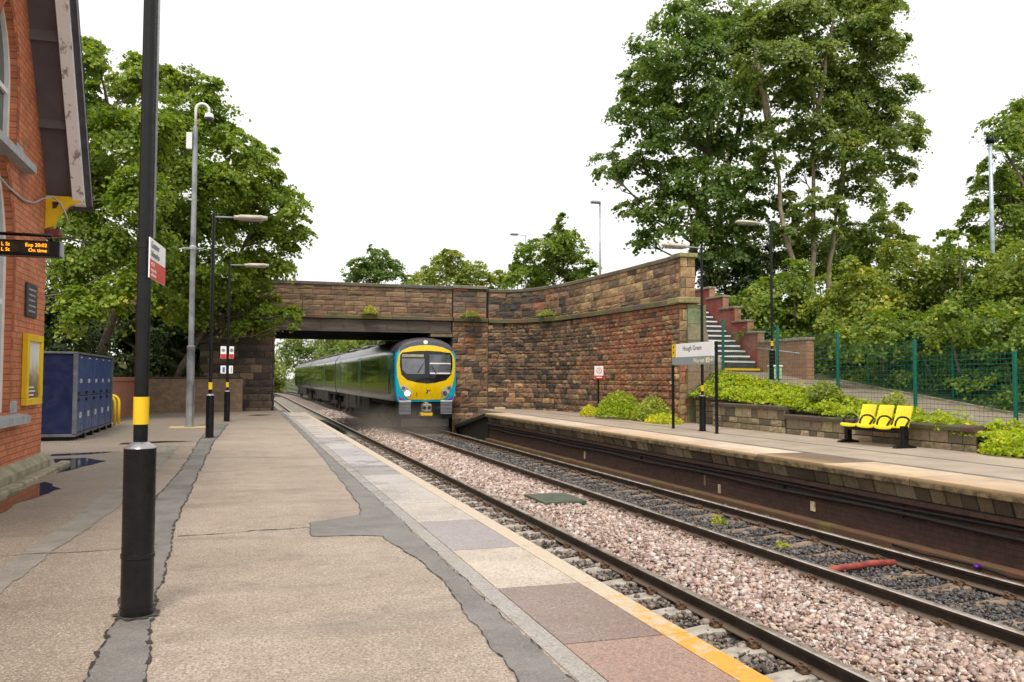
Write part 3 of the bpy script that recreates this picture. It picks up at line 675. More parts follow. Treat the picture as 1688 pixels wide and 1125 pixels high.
mb = MB(); mb.box(9.9, 16, 36.0, 44.3, -1.4, 3.8); mb.build('right_fill', M['earth'], bridge)

# ------------------------------------------------------------------ far platform
P2 = -.05; PX = 8.55
def tarmac2():
    m, nt, b = nodes('tarmac_far'); s = sep(nt)
    c = ramp(nt, noise(nt, 1.2, None, 6, .6), [(.3, (.33, .26, .20)), (.7, (.49, .395, .31))])
    c = mix(nt, fr(nt, noise(nt, 130, None, 2), .5, .75, 0, .5), c, (.14, .11, .09))
    L(nt, c, b.inputs['Base Color']); b.inputs['Roughness'].default_value = .5; bump(nt, b, noise(nt, 150), .3, .008); return m
M['tarmac2'] = tarmac2()
mb = MB(); mb.box(9.0, 13.6, -3, 30.5, -1.4, P2); mb.box(9.6, 13.2, 30.5, 36.2, -1.4, P2-.02); struct(mb.build('platform_far', M['tarmac2']))
sheet('far_platform_joint', [(9.66, 30.3), (9.66, 4)], [(9.52, 30.3), (9.52, 4)], P2+.004, M['asphalt'], 0)
sheet('far_platform_joint', [(11.0, 30.3), (11.0, 4)], [(10.94, 30.3), (10.94, 4)], P2+.004, M['asphalt'], 0)
mb = MB(); y = 3.0
while y < 30.4:
    y1 = min(30.5, y+rnd.uniform(1.1, 1.9)); c = rnd.choice([(.72, .56, .42), (.70, .52, .37), (.66, .52, .41), (.74, .6, .47), (.6, .44, .31)])
    if 9.9 < y < 11.4: c = (.2, .13, .1)
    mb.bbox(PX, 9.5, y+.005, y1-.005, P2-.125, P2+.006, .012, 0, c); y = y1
def slab2():
    m, nt, b = nodes('far_coping'); a = N(nt, 'ShaderNodeAttribute'); a.attribute_name = 'tint'; s = sep(nt)
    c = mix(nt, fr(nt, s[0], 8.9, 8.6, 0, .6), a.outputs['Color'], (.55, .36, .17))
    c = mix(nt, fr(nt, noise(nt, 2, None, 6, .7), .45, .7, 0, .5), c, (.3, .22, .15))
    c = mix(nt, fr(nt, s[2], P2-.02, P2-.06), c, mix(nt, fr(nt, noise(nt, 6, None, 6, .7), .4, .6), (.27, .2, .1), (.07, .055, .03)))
    L(nt, c, b.inputs['Base Color']); b.inputs['Roughness'].default_value = .4; return m
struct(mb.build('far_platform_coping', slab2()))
# platform wall: corbel stones over a dark brick face
mb = MB(); y = 3.0
CORB = [(.20, .145, .085), (.26, .2, .12), (.15, .11, .065), (.30, .24, .15), (.11, .08, .05), (.22, .17, .085), (.07, .055, .04)]
while y < 30.4:
    y1 = min(30.45, y+rnd.uniform(.18, .42)); c = rnd.choice(CORB); d = rnd.uniform(-.015, .015)
    vv = [(8.66+d, y+.012, -.36), (8.60+d, y+.012, -.178), (9.1, y+.012, -.178), (9.1, y+.012, -.36)]; vv += [(a_, y1-.012, c_) for a_, _, c_ in vv]
    mb.add(vv, [(0, 1, 2, 3), (7, 6, 5, 4), (0, 4, 5, 1), (1, 5, 6, 2), (2, 6, 7, 3), (3, 7, 4, 0)], 0, c); y = y1
struct(mb.build('corbel_course', stone_mat('corbel_stone', .5, .2, 1.2, .58)))
M['dbrick'] = brick_mat('sooty_platform_brick', 'x', (.085, .04, .027), (.05, .027, .022), (.03, .022, .018), .5, (.015, .012, .01), ((.28, .24, .2), 3.2, .74), gs=1.5)
mb = MB(); mb.box(8.69, 9.05, -3, 30.42, -1.4, -.365); mb.box(8.62, 8.7, -3, 30.42, -.44, -.37); struct(mb.build('far_platform_wall', M['dbrick']))
M['ledge'] = flat_mat('mossy_ledge', [(.35, (.18, .075, .04)), (.52, (.12, .07, .035)), (.68, (.17, .16, .02))], 1.6, .8, 50)
mb = MB(); mb.bbox(8.52, 8.72, 2, 30.4, -1.3, -.965, .02); struct(mb.build('wall_footing', M['ledge']))
mb = MB(); pts = [(8.66, y_, -.5+.012*math.sin(y_*1.1)) for y_ in np.linspace(-2, 30.4, 60)]; mb.tube(pts, .026, 8)
pts = [(8.655, y_, -.595+.014*math.sin(y_*1.3+1)) for y_ in np.linspace(-2, 30.4, 60)]; mb.tube(pts, .03, 8)
for i in range(11): mb.box(8.64, 8.7, 1.5+2.7*i, 1.53+2.7*i, -.64, -.47)
tag(mb.build('trunk_cables', simple('dirty_cable_sheath', (.014, .011, .01), .7), smooth=True, auto=40), 'pair of long dark cables clipped along the far platform wall', 'cable')
for (y_, z_, h_, w_, lab) in ((11.57, -.77, .15, .1, 'largest pale cream marker plate on the far platform wall, the brightest one'), (14.37, -.84, .17, .07, 'small cream marker plate low on the far platform wall'), (14.9, -.74, .2, .06, 'narrow brown marker plate higher on the far platform wall'), (21.1, -.78, .2, .06, 'narrow pale marker plate on the far platform wall near its far end')):
    mb = MB(); mb.bbox(8.665, 8.69, y_-w_/2, y_+w_/2, z_-h_/2, z_+h_/2, .004)
    tag(mb.build('marker_plate', simple('cream_plate', (.72, .58, .36), .5, var=.3, scale=18) if 'brightest' in lab else simple('faded_plate', (.5, .4, .27), .5) if 'cream' in lab or 'pale' in lab else simple('brown_plate', (.2, .13, .08), .6)), lab, 'marker plate')
# ramp at the far end
mb = MB(); mb.prism([(30.5, P2), (30.5, -1.4), (36.5, -1.4), (36.5, -.95)], 'x', 8.66, 9.6); mb.prism([(30.5, P2+.004), (30.5, P2-.12), (36.5, -1.06), (36.5, -.94)], 'x', 8.56, 9.62)
struct(mb.build('platform_ramp', stone_mat('ramp_stone', .5, .2))); mb = None

# ------------------------------------------------------------------ bank, path, stairs on the right
def pz(y): return max(P2, min(1.46, 1.15+.122*(y-19.6)))
def grid(name, fx, xs_, ys_, mat, smooth=True):
    mb = MB(); n = len(xs_); vv = [(x, y, fx(x, y)) for y in ys_ for x in xs_]
    mb.add(vv, [(j*n+i, j*n+i+1, (j+1)*n+i+1, (j+1)*n+i) for j in range(len(ys_)-1) for i in range(n-1)]); return struct(mb.build(name, mat, smooth=smooth))
M['path'] = patch_mat('worn_path', (.24, .19, .145), .55)
grid('path', lambda x, y: pz(y)+.012, np.linspace(13.55, 15.75, 5), np.linspace(6, 23.2, 40), M['path'])
mb = MB()
for i in range(34):
    y = 6+.5*i; mb.prism([(y, pz(y)+.05), (y+.5, pz(y+.5)+.05), (y+.5, pz(y+.5)-.3), (y, pz(y)-.3)], 'x', 13.45, 13.56)
    if y < 19.8: mb.prism([(y, pz(y)+.07), (y+.5, pz(y+.5)+.07), (y+.5, pz(y+.5)-.3), (y, pz(y)-.3)], 'x', 15.74, 15.84)
struct(mb.build('path_kerb', M['plinth']))
def bank(x, y):
    p = pz(y); t = min(1, max(0, (x-15.9)/4.5)); top = 3.9+.35*math.sin(x*.7+y*.4)
    if y > 20.3 and x > 15.3: t = max(t, min(1, (y-20.3)/5.5))
    return p-.05+(top-p)*t+.12*math.sin(x*2.3+y*1.7)*t
grid('right_bank', lambda x, y: bank(x, y) if y < 27 else 3.85, np.concatenate([[15.3, 15.8], np.linspace(16.2, 24, 16), np.linspace(27, 120, 8)]), np.linspace(2, 44.5, 60), M['earth'])
grid('road_level', lambda x, y: 3.86, [13.0, 14, 15.4], np.linspace(26.4, 44, 8), M['asphalt2'])
grid('planted_bed', lambda x, y: (P2+.02 if y < 11.7 else .22+.5*max(0, min(1, (y-12)/9)))+(pz(y)-(P2+.02 if y < 11.7 else .22+.5*max(0, min(1, (y-12)/9))))*(x-12.5)/.96, np.linspace(12.5, 13.46, 6), np.linspace(8, 22.6, 30), M['earth'])
# stone retaining walls behind the platform
def rwall(name, pts, h, label):
    t = thing(name, label, 'wall', (pts[0][0], pts[0][1], P2)); p = Path(pts)
    mb = MB(); courses(mb, p, P2-.02, P2+h-.09, pick([(.34, .27, .165), (.26, .2, .125), (.42, .34, .21), (.19, .15, .10), (.30, .23, .14), (.13, .105, .075)]), h=(.15, .2), ln=(.25, .6), bulge=(.008, .03)); backing(mb, p, P2-.3, P2+h-.09, back=-.3)
    mb.build('wall', M['gstone'], t); mb = MB(); band(mb, p, P2+h-.1, P2+h, .05, back=-.34, col=(.085, .07, .05), seg=.8); mb.build('coping', M['gstone'], t)
rwall('retaining_wall', [(12.42, 20.9), (12.36, 17.5)], .66, 'taller left length of stone retaining wall behind the name sign')
rwall('retaining_wall', [(12.37, 17.46), (12.42, 15.0), (12.5, 12.05)], .47, 'lower stone retaining wall behind the yellow seats')
rwall('upper_retaining_wall', [(12.75, 22.4), (13.2, 19.2)], 1.05, 'short mossy upper stone wall between the wing wall and the stairs')
# stairs
st = thing('staircase', 'concrete staircase with white nosings climbing beside the wing wall', 'stairs', (14.4, 22.3, 1.4))
mb = MB(); nb = MB(); RI, TR = .172, .272; S0 = 22.4; Z0 = 1.46
M['step'] = simple('dark_step_concrete', (.055, .05, .045), .8, var=.4, scale=6)
for i in range(15):
    y0 = S0+TR*i; z = Z0+RI*(i+1) if i else Z0+.12
    mb.box(13.6-.02*0, 14.98, y0, S0+TR*15+.3, Z0+RI*i-.2 if i else Z0-.4, z)
    if i: nb.box(13.62, 14.97, y0-.004, y0+.055, z-.045, z+.004)
mb.build('steps', M['step'], st); nb.build('white_nosings', M['white'], st)
nb = MB(); nb.box(13.62, 14.97, S0-.004, S0+.06, Z0+.06, Z0+.124); nb.build('yellow_nosing', M['yellow'], st)
mb = MB(); mb.prism([(22.2, 1.4), (22.2, 1.75), (26.4, 4.55), (26.4, 1.4)], 'x', 13.32, 13.6); mb.build('stringer_wall', M['plinth'], st)
# stepped brick wall at the stairs
M['rbrick'] = brick_mat('red_painted_brick', 'x', (.36, .14, .10), (.30, .11, .08), (.2, .14, .11), .3, paint=((.33, .05, .045), 1.0, .5)); M['tbrick'] = brick_mat('tan_brick', 'y', (.40, .21, .12), (.33, .16, .09), (.25, .2, .15), .35)
M['tbrickx'] = brick_mat('tan_brick_side', 'x', (.40, .22, .13), (.33, .17, .1), (.25, .2, .15), .35)
t = thing('stair_wall', 'stepped brick wall with red paint rising along the staircase', 'wall', (15.1, 22.6, 1.4)); red = MB(); tan = MB(); cop = MB()
for i, (y0, y1, z) in enumerate([(22.61, 23.3, 2.74), (23.16, 24.15, 3.13), (23.88, 24.9, 3.61), (24.6, 25.75, 4.03), (25.45, 27.2, 4.4)]):
    red.box(15.03+.003*i, 15.27-.003*i, y0+.03, y1, 1.0+.3*i, z-.07)
    tan.box(15.032+.003*i, 15.268-.003*i, y0, y0+.028, 1.0+.3*i, z-.07); cop.bbox(15.0, 15.3, y0-.02, y1 if i == 4 else y1-.1, z-.07, z, .012)
red.build('painted_wall', M['rbrick'], t); tan.build('brick_ends', M['tbrick'], t); cop.build('coping', M['plinth'], t)
t = thing('low_brick_wall', 'plain tan brick wall beside the path at the foot of the stairs', 'wall', (15.1, 21.4, 1.2))
mb = MB(); mb.box(15.04, 15.28, 20.28, 22.58, .9, 2.36); mb.build('wall', M['tbrickx'], t); mb = MB(); mb.box(15.042, 15.278, 20.25, 20.279, .9, 2.36); mb.build('end_face', M['tbrick'], t)
mb = MB(); mb.bbox(15.0, 15.32, 20.22, 22.55, 2.36, 2.44, .012); mb.build('coping', M['plinth'], t)
t = thing('handrail', 'thin grey handrail along the tan wall by the path', 'handrail', (14.9, 20.6, 1.2)); mb = MB(); mb.tube([(14.92, 20.4, 1.98), (14.92, 22.5, 2.2)], .022, 8)
mb.build('rail', M['grey'], t, smooth=True); mb = MB()
for y in (20.6, 22.3): mb.tube([(14.92, y, 1.98+(y-20.4)*.105), (15.04, y, 1.95+(y-20.4)*.105)], .012, 6)
mb.build('brackets', M['galv'], t, smooth=True)
t = thing('grit_box', 'small pale green box beside the lamp post at the foot of the stairs', 'box', (14.5, 21.6, 1.4)); mb = MB(); mb.bbox(13.95, 14.2, 20.2, 20.5, pz(20.3)+.02, pz(20.3)+.36, .02); mb.build('body', simple('pale_green_plastic', (.42, .55, .36), .5), t)
mb = MB(); mb.bbox(13.93, 14.22, 20.18, 20.52, pz(20.3)+.36, pz(20.3)+.41, .015); mb.build('lid', M['white'], t)

# ------------------------------------------------------------------ station building
BX, BC = -2.7, 13.35          # wall plane and far corner
bld = thing('station_building', 'old orange brick station building with a steep overhanging gable', 'building', (-5, 10, 0))
M['obrick'] = brick_mat('orange_brick', 'x', (.60, .205, .085), (.48, .135, .055), (.10, .065, .05), .5, (.10, .045, .028), ((.62, .55, .5), 3.4, .735))
M['obricky'] = brick_mat('orange_brick_return', 'y', (.46, .15, .065), (.38, .11, .05), (.16, .11, .085), .3, (.10, .045, .028))
APY, SLOPE, EZ = 9.6, 1.55, 3.75
APZ = EZ+SLOPE*(13.3-APY)
def fillpoly(name, outer, holes, X, mat, parent):
    bm = bmesh.new(); ee = []
    for loop in [outer]+holes:
        vv = [bm.verts.new((X, y, z)) for y, z in loop]; ee += [bm.edges.new((vv[i], vv[(i+1) % len(vv)])) for i in range(len(vv))]
    bmesh.ops.triangle_fill(bm, use_beauty=True, edges=ee, normal=(1, 0, 0)); bmesh.ops.recalc_face_normals(bm, faces=bm.faces)
    if bm.faces[:] and bm.faces[:][0].normal.x < 0: bmesh.ops.reverse_faces(bm, faces=bm.faces)
    me = bpy.data.meshes.new(name); bm.to_mesh(me); bm.free(); me.materials.append(mat); return link(name, me, parent)
def lancet(y0, y1, z0, zs_, n=9):
    """pointed-arch outline"""
    w_ = y1-y0; R = w_*1.15; out = [(y0, z0), (y1, z0), (y1, zs_)]
    cx = y1-R; a1 = math.acos((y0+w_/2-cx)/R)
    for i in range(1, n+1): a = a1*i/n; out.append((cx+R*math.cos(a), zs_+R*math.sin(a)))
    cx2 = y0+R
    for i in range(n-1, -1, -1): a = a1*i/n; out.append((cx2-R*math.cos(a), zs_+R*math.sin(a)))
    return out
WU = lancet(10.55, 11.55, 3.98, 4.72); WL = lancet(10.1, 11.6, .82, 2.55)
WU2 = lancet(7.65, 8.65, 3.98, 4.72); WL2 = lancet(7.4, 8.9, .82, 2.55)
outer = [(5.9, 0), (13.35, 0), (13.35, EZ), (APY, EZ+SLOPE*(13.35-APY)), (5.9, EZ)]
fillpoly('front_wall', outer, [WU, WL, WU2, WL2], BX, M['obrick'], bld)
for wdw in (WU, WL, WU2, WL2):
    n = len(wdw); mb = MB()
    for i in range(n):
        a, b_ = wdw[i], wdw[(i+1) % n]; mb.quad((BX, *a), (BX, *b_), (BX-.16, *b_), (BX-.16, *a))
    mb.build('window_reveal', M['obrick'], bld, fixn=False)
mb = MB(); mb.quad((BX, 13.35, 0), (-9, 13.35, 0), (-9, 13.35, EZ), (BX, 13.35, EZ)); mb.quad((BX, 5.9, 0), (-9, 5.9, 0), (-9, 5.9, EZ), (BX, 5.9, EZ))
mb.box(-9.1, -9.0, 5.9, 13.35, 0, EZ); mb.build('side_walls', M['obricky'], bld, fixn=False)
# brick ring round the openings
BT = [(.5, .15, .06), (.42, .11, .045), (.55, .19, .08), (.36, .09, .04)]
for wdw in (WU, WL):
    mb = MB(); p2 = wdw[1:]+wdw[:1]; pts = wdw[1:]; d = [0]
    for a, b_ in zip(pts, pts[1:]): d.append(d[-1]+math.hypot(b_[0]-a[0], b_[1]-a[1]))
    def at(t):
        i = 0
        while i < len(d)-2 and d[i+1] < t: i += 1
        u = (t-d[i])/(d[i+1]-d[i]); a, b_ = pts[i], pts[i+1]; l = d[i+1]-d[i]; return (a[0]+(b_[0]-a[0])*u, a[1]+(b_[1]-a[1])*u, (b_[1]-a[1])/l, -(b_[0]-a[0])/l)
    t = 0
    while t < d[-1]-.08:
        q = [at(t+.004), at(t+.068)]; w_ = .115 if int(t/.075) % 2 else .118; vv = []; q = [(a+.003*c_, b_+.003*d_, c_, d_) for a, b_, c_, d_ in q]
        for X in (BX-.002, BX+.005):
            vv += [(X, q[0][0], q[0][1]), (X, q[1][0], q[1][1]), (X, q[1][0]+q[1][2]*w_, q[1][1]+q[1][3]*w_), (X, q[0][0]+q[0][2]*w_, q[0][1]+q[0][3]*w_)]
        mb.add(vv, [(3, 2, 1, 0), (4, 5, 6, 7), (0, 1, 5, 4), (1, 2, 6, 5), (2, 3, 7, 6), (3, 0, 4, 7)], 0, tuple(c*rnd.uniform(.8, 1.2) for c in rnd.choice(BT))); t += .075
    mb.build('window_surround', stone_mat('rubbed_brick', .3, .0), bld)
# windows: frame with its pane and bars, sill
for nm, wdw, zs_ in (('window', WU, 3.98), ('window', WL, .82), ('window', WU2, 3.98), ('window', WL2, .82)):
    cy = sum(p[0] for p in wdw)/len(wdw); cz = sum(p[1] for p in wdw)/len(wdw)
    sh = lambda k: [(cy+(y-cy)*(1-k/.5), cz+(z-cz)*(1-k/(1.1 if zs_ > 3 else 1.3))) for y, z in wdw]
    mb = MB(); a_, b_ = wdw, sh(.075); n = len(a_)
    for i in range(n):
        j = (i+1) % n; X0, X1 = BX-.14, BX-.075
        mb.quad((X1, *a_[i]), (X1, *a_[j]), (X1, *b_[j]), (X1, *b_[i])); mb.quad((X1, *b_[i]), (X1, *b_[j]), (X0, *b_[j]), (X0, *b_[i]))
    ym = (wdw[0][0]+wdw[1][0])/2; zt = max(p[1] for p in wdw); mid = zs_+(zt-zs_)*.42
    mb.box(BX-.135, BX-.09, wdw[0][0]+.05, wdw[1][0]-.05, mid-.03, mid+.03); mb.box(BX-.133, BX-.1, ym-.018, ym+.018, zs_+.05, zt-.12)
    fo = mb.build('window', M['white'], bld, fixn=False)
    mb = MB(); mb.add([(BX-.125, y, z) for y, z in wdw], [tuple(range(len(wdw)))]); sub(mb, 'pane', M['glass'], fo, fixn=False)
    mb = MB(); y0, y1 = wdw[0][0], wdw[1][0]
    mb.prism([(BX-.16, zs_), (BX+.13, zs_-.055), (BX+.13, zs_-.15), (BX-.16, zs_-.19)], 'y', y0-.4, y1+.5)
    mb.bbox(BX-.1, BX+.012, y1+.02, y1+.34, zs_-.02, zs_+.13, .01)
    mb.build('sill', M['sill'], bld)
# plinth
mb = MB(); mb.prism([(BX-.02, 0), (BX+.11, 0), (BX+.10, .09), (BX+.004, .19), (BX-.02, .19)], 'y', 5.9, 13.47); mb.build('plinth', M['plinth'], bld)
mb = MB(); y = 6
while y < 13.5: mb.bbox(BX+.2, BX+.34, y, min(13.62, y+.9)-.008, -.05, .05, .02); y += .9
struct(mb.build('drain_kerb', M['plinth']))
# gable roof: slates, soffit boards, bargeboard
def slope_pts(off, y): return EZ+SLOPE*(13.3-y)+off
for sgn in (1, -1):
    def YY(y): return y if sgn > 0 else 2*APY-y
    y0, y1 = 13.5, APY
    mb = MB()
    for k in range(11):
        ya, yb = y0+(y1-y0)*k/11, y0+(y1-y0)*(k+1)/11
        za, zb = EZ+SLOPE*(13.3-ya), EZ+SLOPE*(13.3-yb)
        mb.prism([(YY(ya), za+.30), (YY(yb), zb+.28), (YY(yb), zb+.2), (YY(ya), za+.2)], 'x', -9.2, -2.13)
    mb.build('roof', M['slate'], bld)
    mb = MB(); nb_ = 6
    for k in range(nb_):
        ya, yb = 13.34+(APY-13.34)*k/nb_, 13.34+(APY-13.34)*(k+1)/nb_; dz = -.022*(k % 2)
        za, zb = EZ+SLOPE*(13.3-ya), EZ+SLOPE*(13.3-yb)
        mb.prism([(YY(ya), za+.19+dz), (YY(yb), zb+.19+dz), (YY(yb), zb+.03+dz), (YY(ya), za+.03+dz)], 'x', BX-.05, -2.37)
        mb.box(BX+.002, -2.375, min(YY(ya), YY(ya)-.035), max(YY(ya), YY(ya)-.035), za-.05, za+.15)
    mb.build('soffit', M['soffit'], bld)
    mb = MB(); mb.prism([(YY(13.42), 3.765), (YY(13.42), 3.69), (YY(13.255), 3.69), (YY(APY), APZ-.13), (YY(APY), APZ+.2)], 'x', -2.36, -2.21)
    wm = bpy.data.materials.get('peeling_white') or None
    if wm is None:
        m, nt, b = nodes('peeling_white'); mp = N(nt, 'ShaderNodeMapping'); mp.inputs['Scale'].default_value = (1, 1, .5); L(nt, pos(nt), mp.inputs[0])
        c = mix(nt, fr(nt, noise(nt, 9, mp.outputs[0], 6, .7), .56, .64), (.93, .94, .95), (.33, .31, .30)); L(nt, c, b.inputs['Base Color']); b.inputs['Roughness'].default_value = .6; wm = m
    mb.build('bargeboard', wm, bld)
    mb = MB(); mb.prism([(YY(13.5), 3.70), (YY(13.5), 3.73), (YY(APY), APZ+.29), (YY(APY), APZ+.02), (YY(13.345), 3.70)], 'x', -2.208, -2.13); mb.build('verge_edge', M['slate'], bld)
# yellow timber bracket under the gable foot
mb = MB(); br = [(BX+.003, 3.79), (-2.25, 3.79), (-2.25, 3.72), (-2.36, 3.69), (-2.48, 3.6), (-2.56, 3.47), (-2.6, 3.36), (BX+.003, 3.32)]
bm = bmesh.new(); hole = [(-2.62, 3.71), (-2.52, 3.71), (-2.56, 3.62), (-2.62, 3.6)]; ee = []
for lp in (br, hole):
    vv = [bm.verts.new((x, 13.22, z)) for x, z in lp]; ee += [bm.edges.new((vv[i], vv[(i+1) % len(vv)])) for i in range(len(vv))]
bmesh.ops.triangle_fill(bm, use_beauty=True, edges=ee, normal=(0, -1, 0)); r = bmesh.ops.extrude_face_region(bm, geom=bm.faces[:]); bmesh.ops.translate(bm, verts=[v for v in r['geom'] if isinstance(v, bmesh.types.BMVert)], vec=(0, .13, 0))
bmesh.ops.recalc_face_normals(bm, faces=bm.faces); me = bpy.data.meshes.new('bracket'); bm.to_mesh(me); bm.free(); me.materials.append(M['yellow']); link('bracket', me, bld)
mb = MB(); mb.bbox(BX+.002, BX+.2, 13.2, 13.36, 3.22, 3.32, .02); mb.build('corbel', simple('dark_red_corbel', (.16, .04, .03), .6), bld)
# cable, plaque, poster case
mb = MB(); pts = [(BX+.02, 9.3, 3.66), (BX+.02, 10.0, 3.58), (BX+.02, 10.6, 3.52), (BX+.02, 11.2, 3.47), (BX+.02, 11.9, 3.46), (BX+.03, 12.4, 3.52), (BX+.05, 12.8, 3.66), (BX+.12, 13.05, 3.75), (BX+.2, 13.15, 3.68), (BX+.26, 13.2, 3.55), (BX+.3, 13.22, 3.4)]
mb.tube(pts, .013, 8); tag(mb.build('wall_cable', M['galv'], smooth=True), 'loose pale cable sagging across the orange brick wall', 'cable')
t = thing('wall_plaque', 'dark slate plaque on the orange brick wall above the poster', 'plaque', (BX, 12.5, 2.2)); mb = MB(); mb.bbox(BX+.003, BX+.03, 12.2, 12.76, 2.03, 2.46, .006); mb.build('panel', M['plaque'], t)
mb = MB()
for k in range(5): mb.box(BX+.0305, BX+.033, 12.28+.02*(k % 2), 12.68-.03*(k % 3), 2.37-.07*k, 2.395-.07*k)
mb.build('carved_lines', M['inkgrey'], t)
t = thing('poster_case', 'yellow framed poster case on the orange brick wall', 'poster case', (BX, 12.57, 1.35)); y0, y1, z0, z1 = 12.14, 13.0, .88, 1.80
mb = MB(); w_ = .09
for a in ((y0, y1, z1-w_, z1), (y0, y1, z0, z0+w_), (y0, y0+w_, z0+w_, z1-w_), (y1-w_, y1, z0+w_, z1-w_)): mb.bbox(BX+.003, BX+.075, *a, .008)
mb.build('frame', M['yellow'], t)
m, nt, b = nodes('printed_poster'); s = sep(nt); k = math_(nt, 'ADD', s[2], math_(nt, 'MULTIPLY', noise(nt, 7, None, 4), .35))
L(nt, ramp(nt, fr(nt, k, 1.1, 1.9), [(.12, (.10, .09, .07)), (.35, (.26, .21, .15)), (.5, (.55, .5, .42)), (.62, (.7, .74, .7)), (1, (.75, .78, .74))]), b.inputs['Base Color']); b.inputs['Roughness'].default_value = .3
mb = MB(); mb.box(BX+.003, BX+.04, y0+w_, y1-w_, z0+w_, z1-w_); mb.build('poster', m, t)
mb = MB()
for k in range(3): mb.box(BX+.0405, BX+.042, y0+.13, y0+.5+.08*(k % 2), z0+.12+.05*k, z0+.14+.05*k)
mb.build('poster_text', M['white'], t)

# ------------------------------------------------------------------ text
def text(name, body, size, mat, parent, origin, right, up_, align='LEFT', ext=.0015, sx=1.0):
    cu = bpy.data.curves.new(name, 'FONT'); cu.body = body; cu.size = size; cu.extrude = ext; cu.align_x = align; cu.resolution_u = 3
    tmp = bpy.data.objects.new('tmp', cu); COL.objects.link(tmp); dg = bpy.context.evaluated_depsgraph_get(); me = bpy.data.meshes.new_from_object(tmp.evaluated_get(dg))
    bpy.data.objects.remove(tmp); R = Vector(right).normalized(); U = Vector(up_).normalized(); Nn = R.cross(U)
    me.transform(Matrix(((R.x*sx, U.x, Nn.x, origin[0]), (R.y*sx, U.y, Nn.y, origin[1]), (R.z*sx, U.z, Nn.z, origin[2]), (0, 0, 0, 1))))
    me.materials.clear(); me.materials.append(mat); me.name = name; return link(name, me, parent)
t = thing('departure_board', 'black hanging departure board with two lines of amber text', 'departure board', (-2.3, 10.1, 2.6))
mb = MB(); mb.bbox(-2.68, -1.905, 10.03, 10.2, 2.525, 2.69, .008); mb.build('casing', M['black'], t)
mb = MB(); mb.bbox(-1.905, -1.885, 10.04, 10.19, 2.53, 2.685, .004); mb.build('end_cap', M['grey'], t)
mb = MB(); mb.box(-2.66, -2.0, 10.024, 10.031, 2.555, 2.672); mb.build('screen', simple('unlit_led_screen', (.035, .028, .012), .25), t)
AM = emit('amber_led', (1, .36, .01), 1.6)
for r_, z_ in (('Exp 20:02', 2.622), ('On time', 2.566)): text('display_text', r_, .052, AM, t, (-2.02, 10.022, z_), (1, 0, 0), (0, 0, 1), 'RIGHT', sx=1.0)
for z_ in (2.622, 2.566): text('display_text', 'Lpool L St', .052, AM, t, (-2.37, 10.022, z_), (1, 0, 0), (0, 0, 1), 'RIGHT', sx=1.0)
mb = MB(); mb.tube([(-2.0, 10.12, 2.69), (-2.0, 10.12, 2.76), (-2.69, 10.12, 2.76)], .018, 8); mb.build('support_arm', M['black'], t, smooth=True)

# ------------------------------------------------------------------ lockers, hoops, low walls on the left
M['plate'] = simple('grey_number_plate', (.42, .44, .46), .5, var=.3, scale=15)
t = thing('locker_bank', 'bank of dark blue cycle lockers in two tiers by the brick wall', 'lockers', (-4.1, 20.8, 0))
mb = MB(); mb.bbox(-5.0, -3.19, 18.47, 23.2, .13, 1.70, .012); mb.build('body', M['blue'], t)
mb = MB(); mb.bbox(-5.02, -3.12, 18.44, 23.24, 1.70, 1.74, .008); mb.bbox(-5.0, -3.14, 18.46, 23.22, .075, .13, .006); mb.bbox(-3.2, -3.12, 18.445, 18.52, .13, 1.7, .006); mb.bbox(-3.19, -3.125, 23.12, 23.22, .13, 1.7, .006)
mb.build('frame', simple('dull_locker_trim', (.10, .11, .13), .5, var=.3), t)
mb = MB(); mb.box(-4.9, -3.25, 18.55, 23.1, 0, .075); mb.build('base', M['dark'], t)
for i in range(5):
    a, b_ = 18.53+.918*i, 18.53+.918*(i+1)
    for (z0, z1) in ((.14, .86), (.875, 1.68)):
        mb = MB(); mb.bbox(-3.195, -3.15, a+.012, b_-.012, z0, z1, .01); mb.box(-3.152, -3.146, a+.03, a+.09, z0+.03, z1-.03); d = mb.build('door', M['bluedoor'], t)
        mb = MB(); mb.bbox(-3.15, -3.142, a+.36, a+.58, z0+(.28 if z0 < .5 else .25), z0+(.40 if z0 < .5 else .33), .003); sub(mb, 'number_plate', M['plate'], d)
        mb = MB(); mb.bbox(-3.15, -3.125, a+.12, a+.3, (z1-.1 if z0 < .5 else z0+.02), (z1-.04 if z0 < .5 else z0+.08), .005); sub(mb, 'handle', M['black'], d)
    mb = MB(); mb.box(-3.15, -3.143, a+.36, a+.58, 1.63, 1.655); mb.build('top_label', M['plate'], t)
    mb = MB(); mb.box(-3.2, -3.1, b_-.2, b_-.1, 0, .1); mb.build('foot', M['black'], t)
for k, y in enumerate((24.0, 24.75)):
    mb = MB(); pts = [(-3.52, y, 0), (-3.52, y, .5)]+[(-3.345+.175*math.cos(a), y, .56+.2*math.sin(a)) for a in np.linspace(PI, 0, 9)]+[(-3.17, y, .5), (-3.17, y, 0)]
    mb.tube(pts, .035, 10); tag(mb.build('cycle_hoop', M['yellow'], smooth=True), ('yellow steel cycle hoop nearest the blue lockers', 'yellow steel cycle hoop nearer the red brick wall')[k], 'cycle stand', 'yellow cycle hoops')
M['redwall'] = brick_mat('red_brick_side', 'x', (.42, .16, .10), (.34, .12, .07), (.25, .19, .16), .35); M['redwally'] = brick_mat('red_brick_end_shaded', 'y', (.16, .075, .05), (.11, .05, .035), (.1, .08, .07), .6)  # end face is the same brick with its shade put into the colour
M['tanwall'] = brick_mat('mottled_tan_brick', 'y', (.26, .17, .10), (.17, .11, .07), (.18, .15, .11), .6, (.055, .04, .028), ((.24, .07, .05), 1.3, .63))
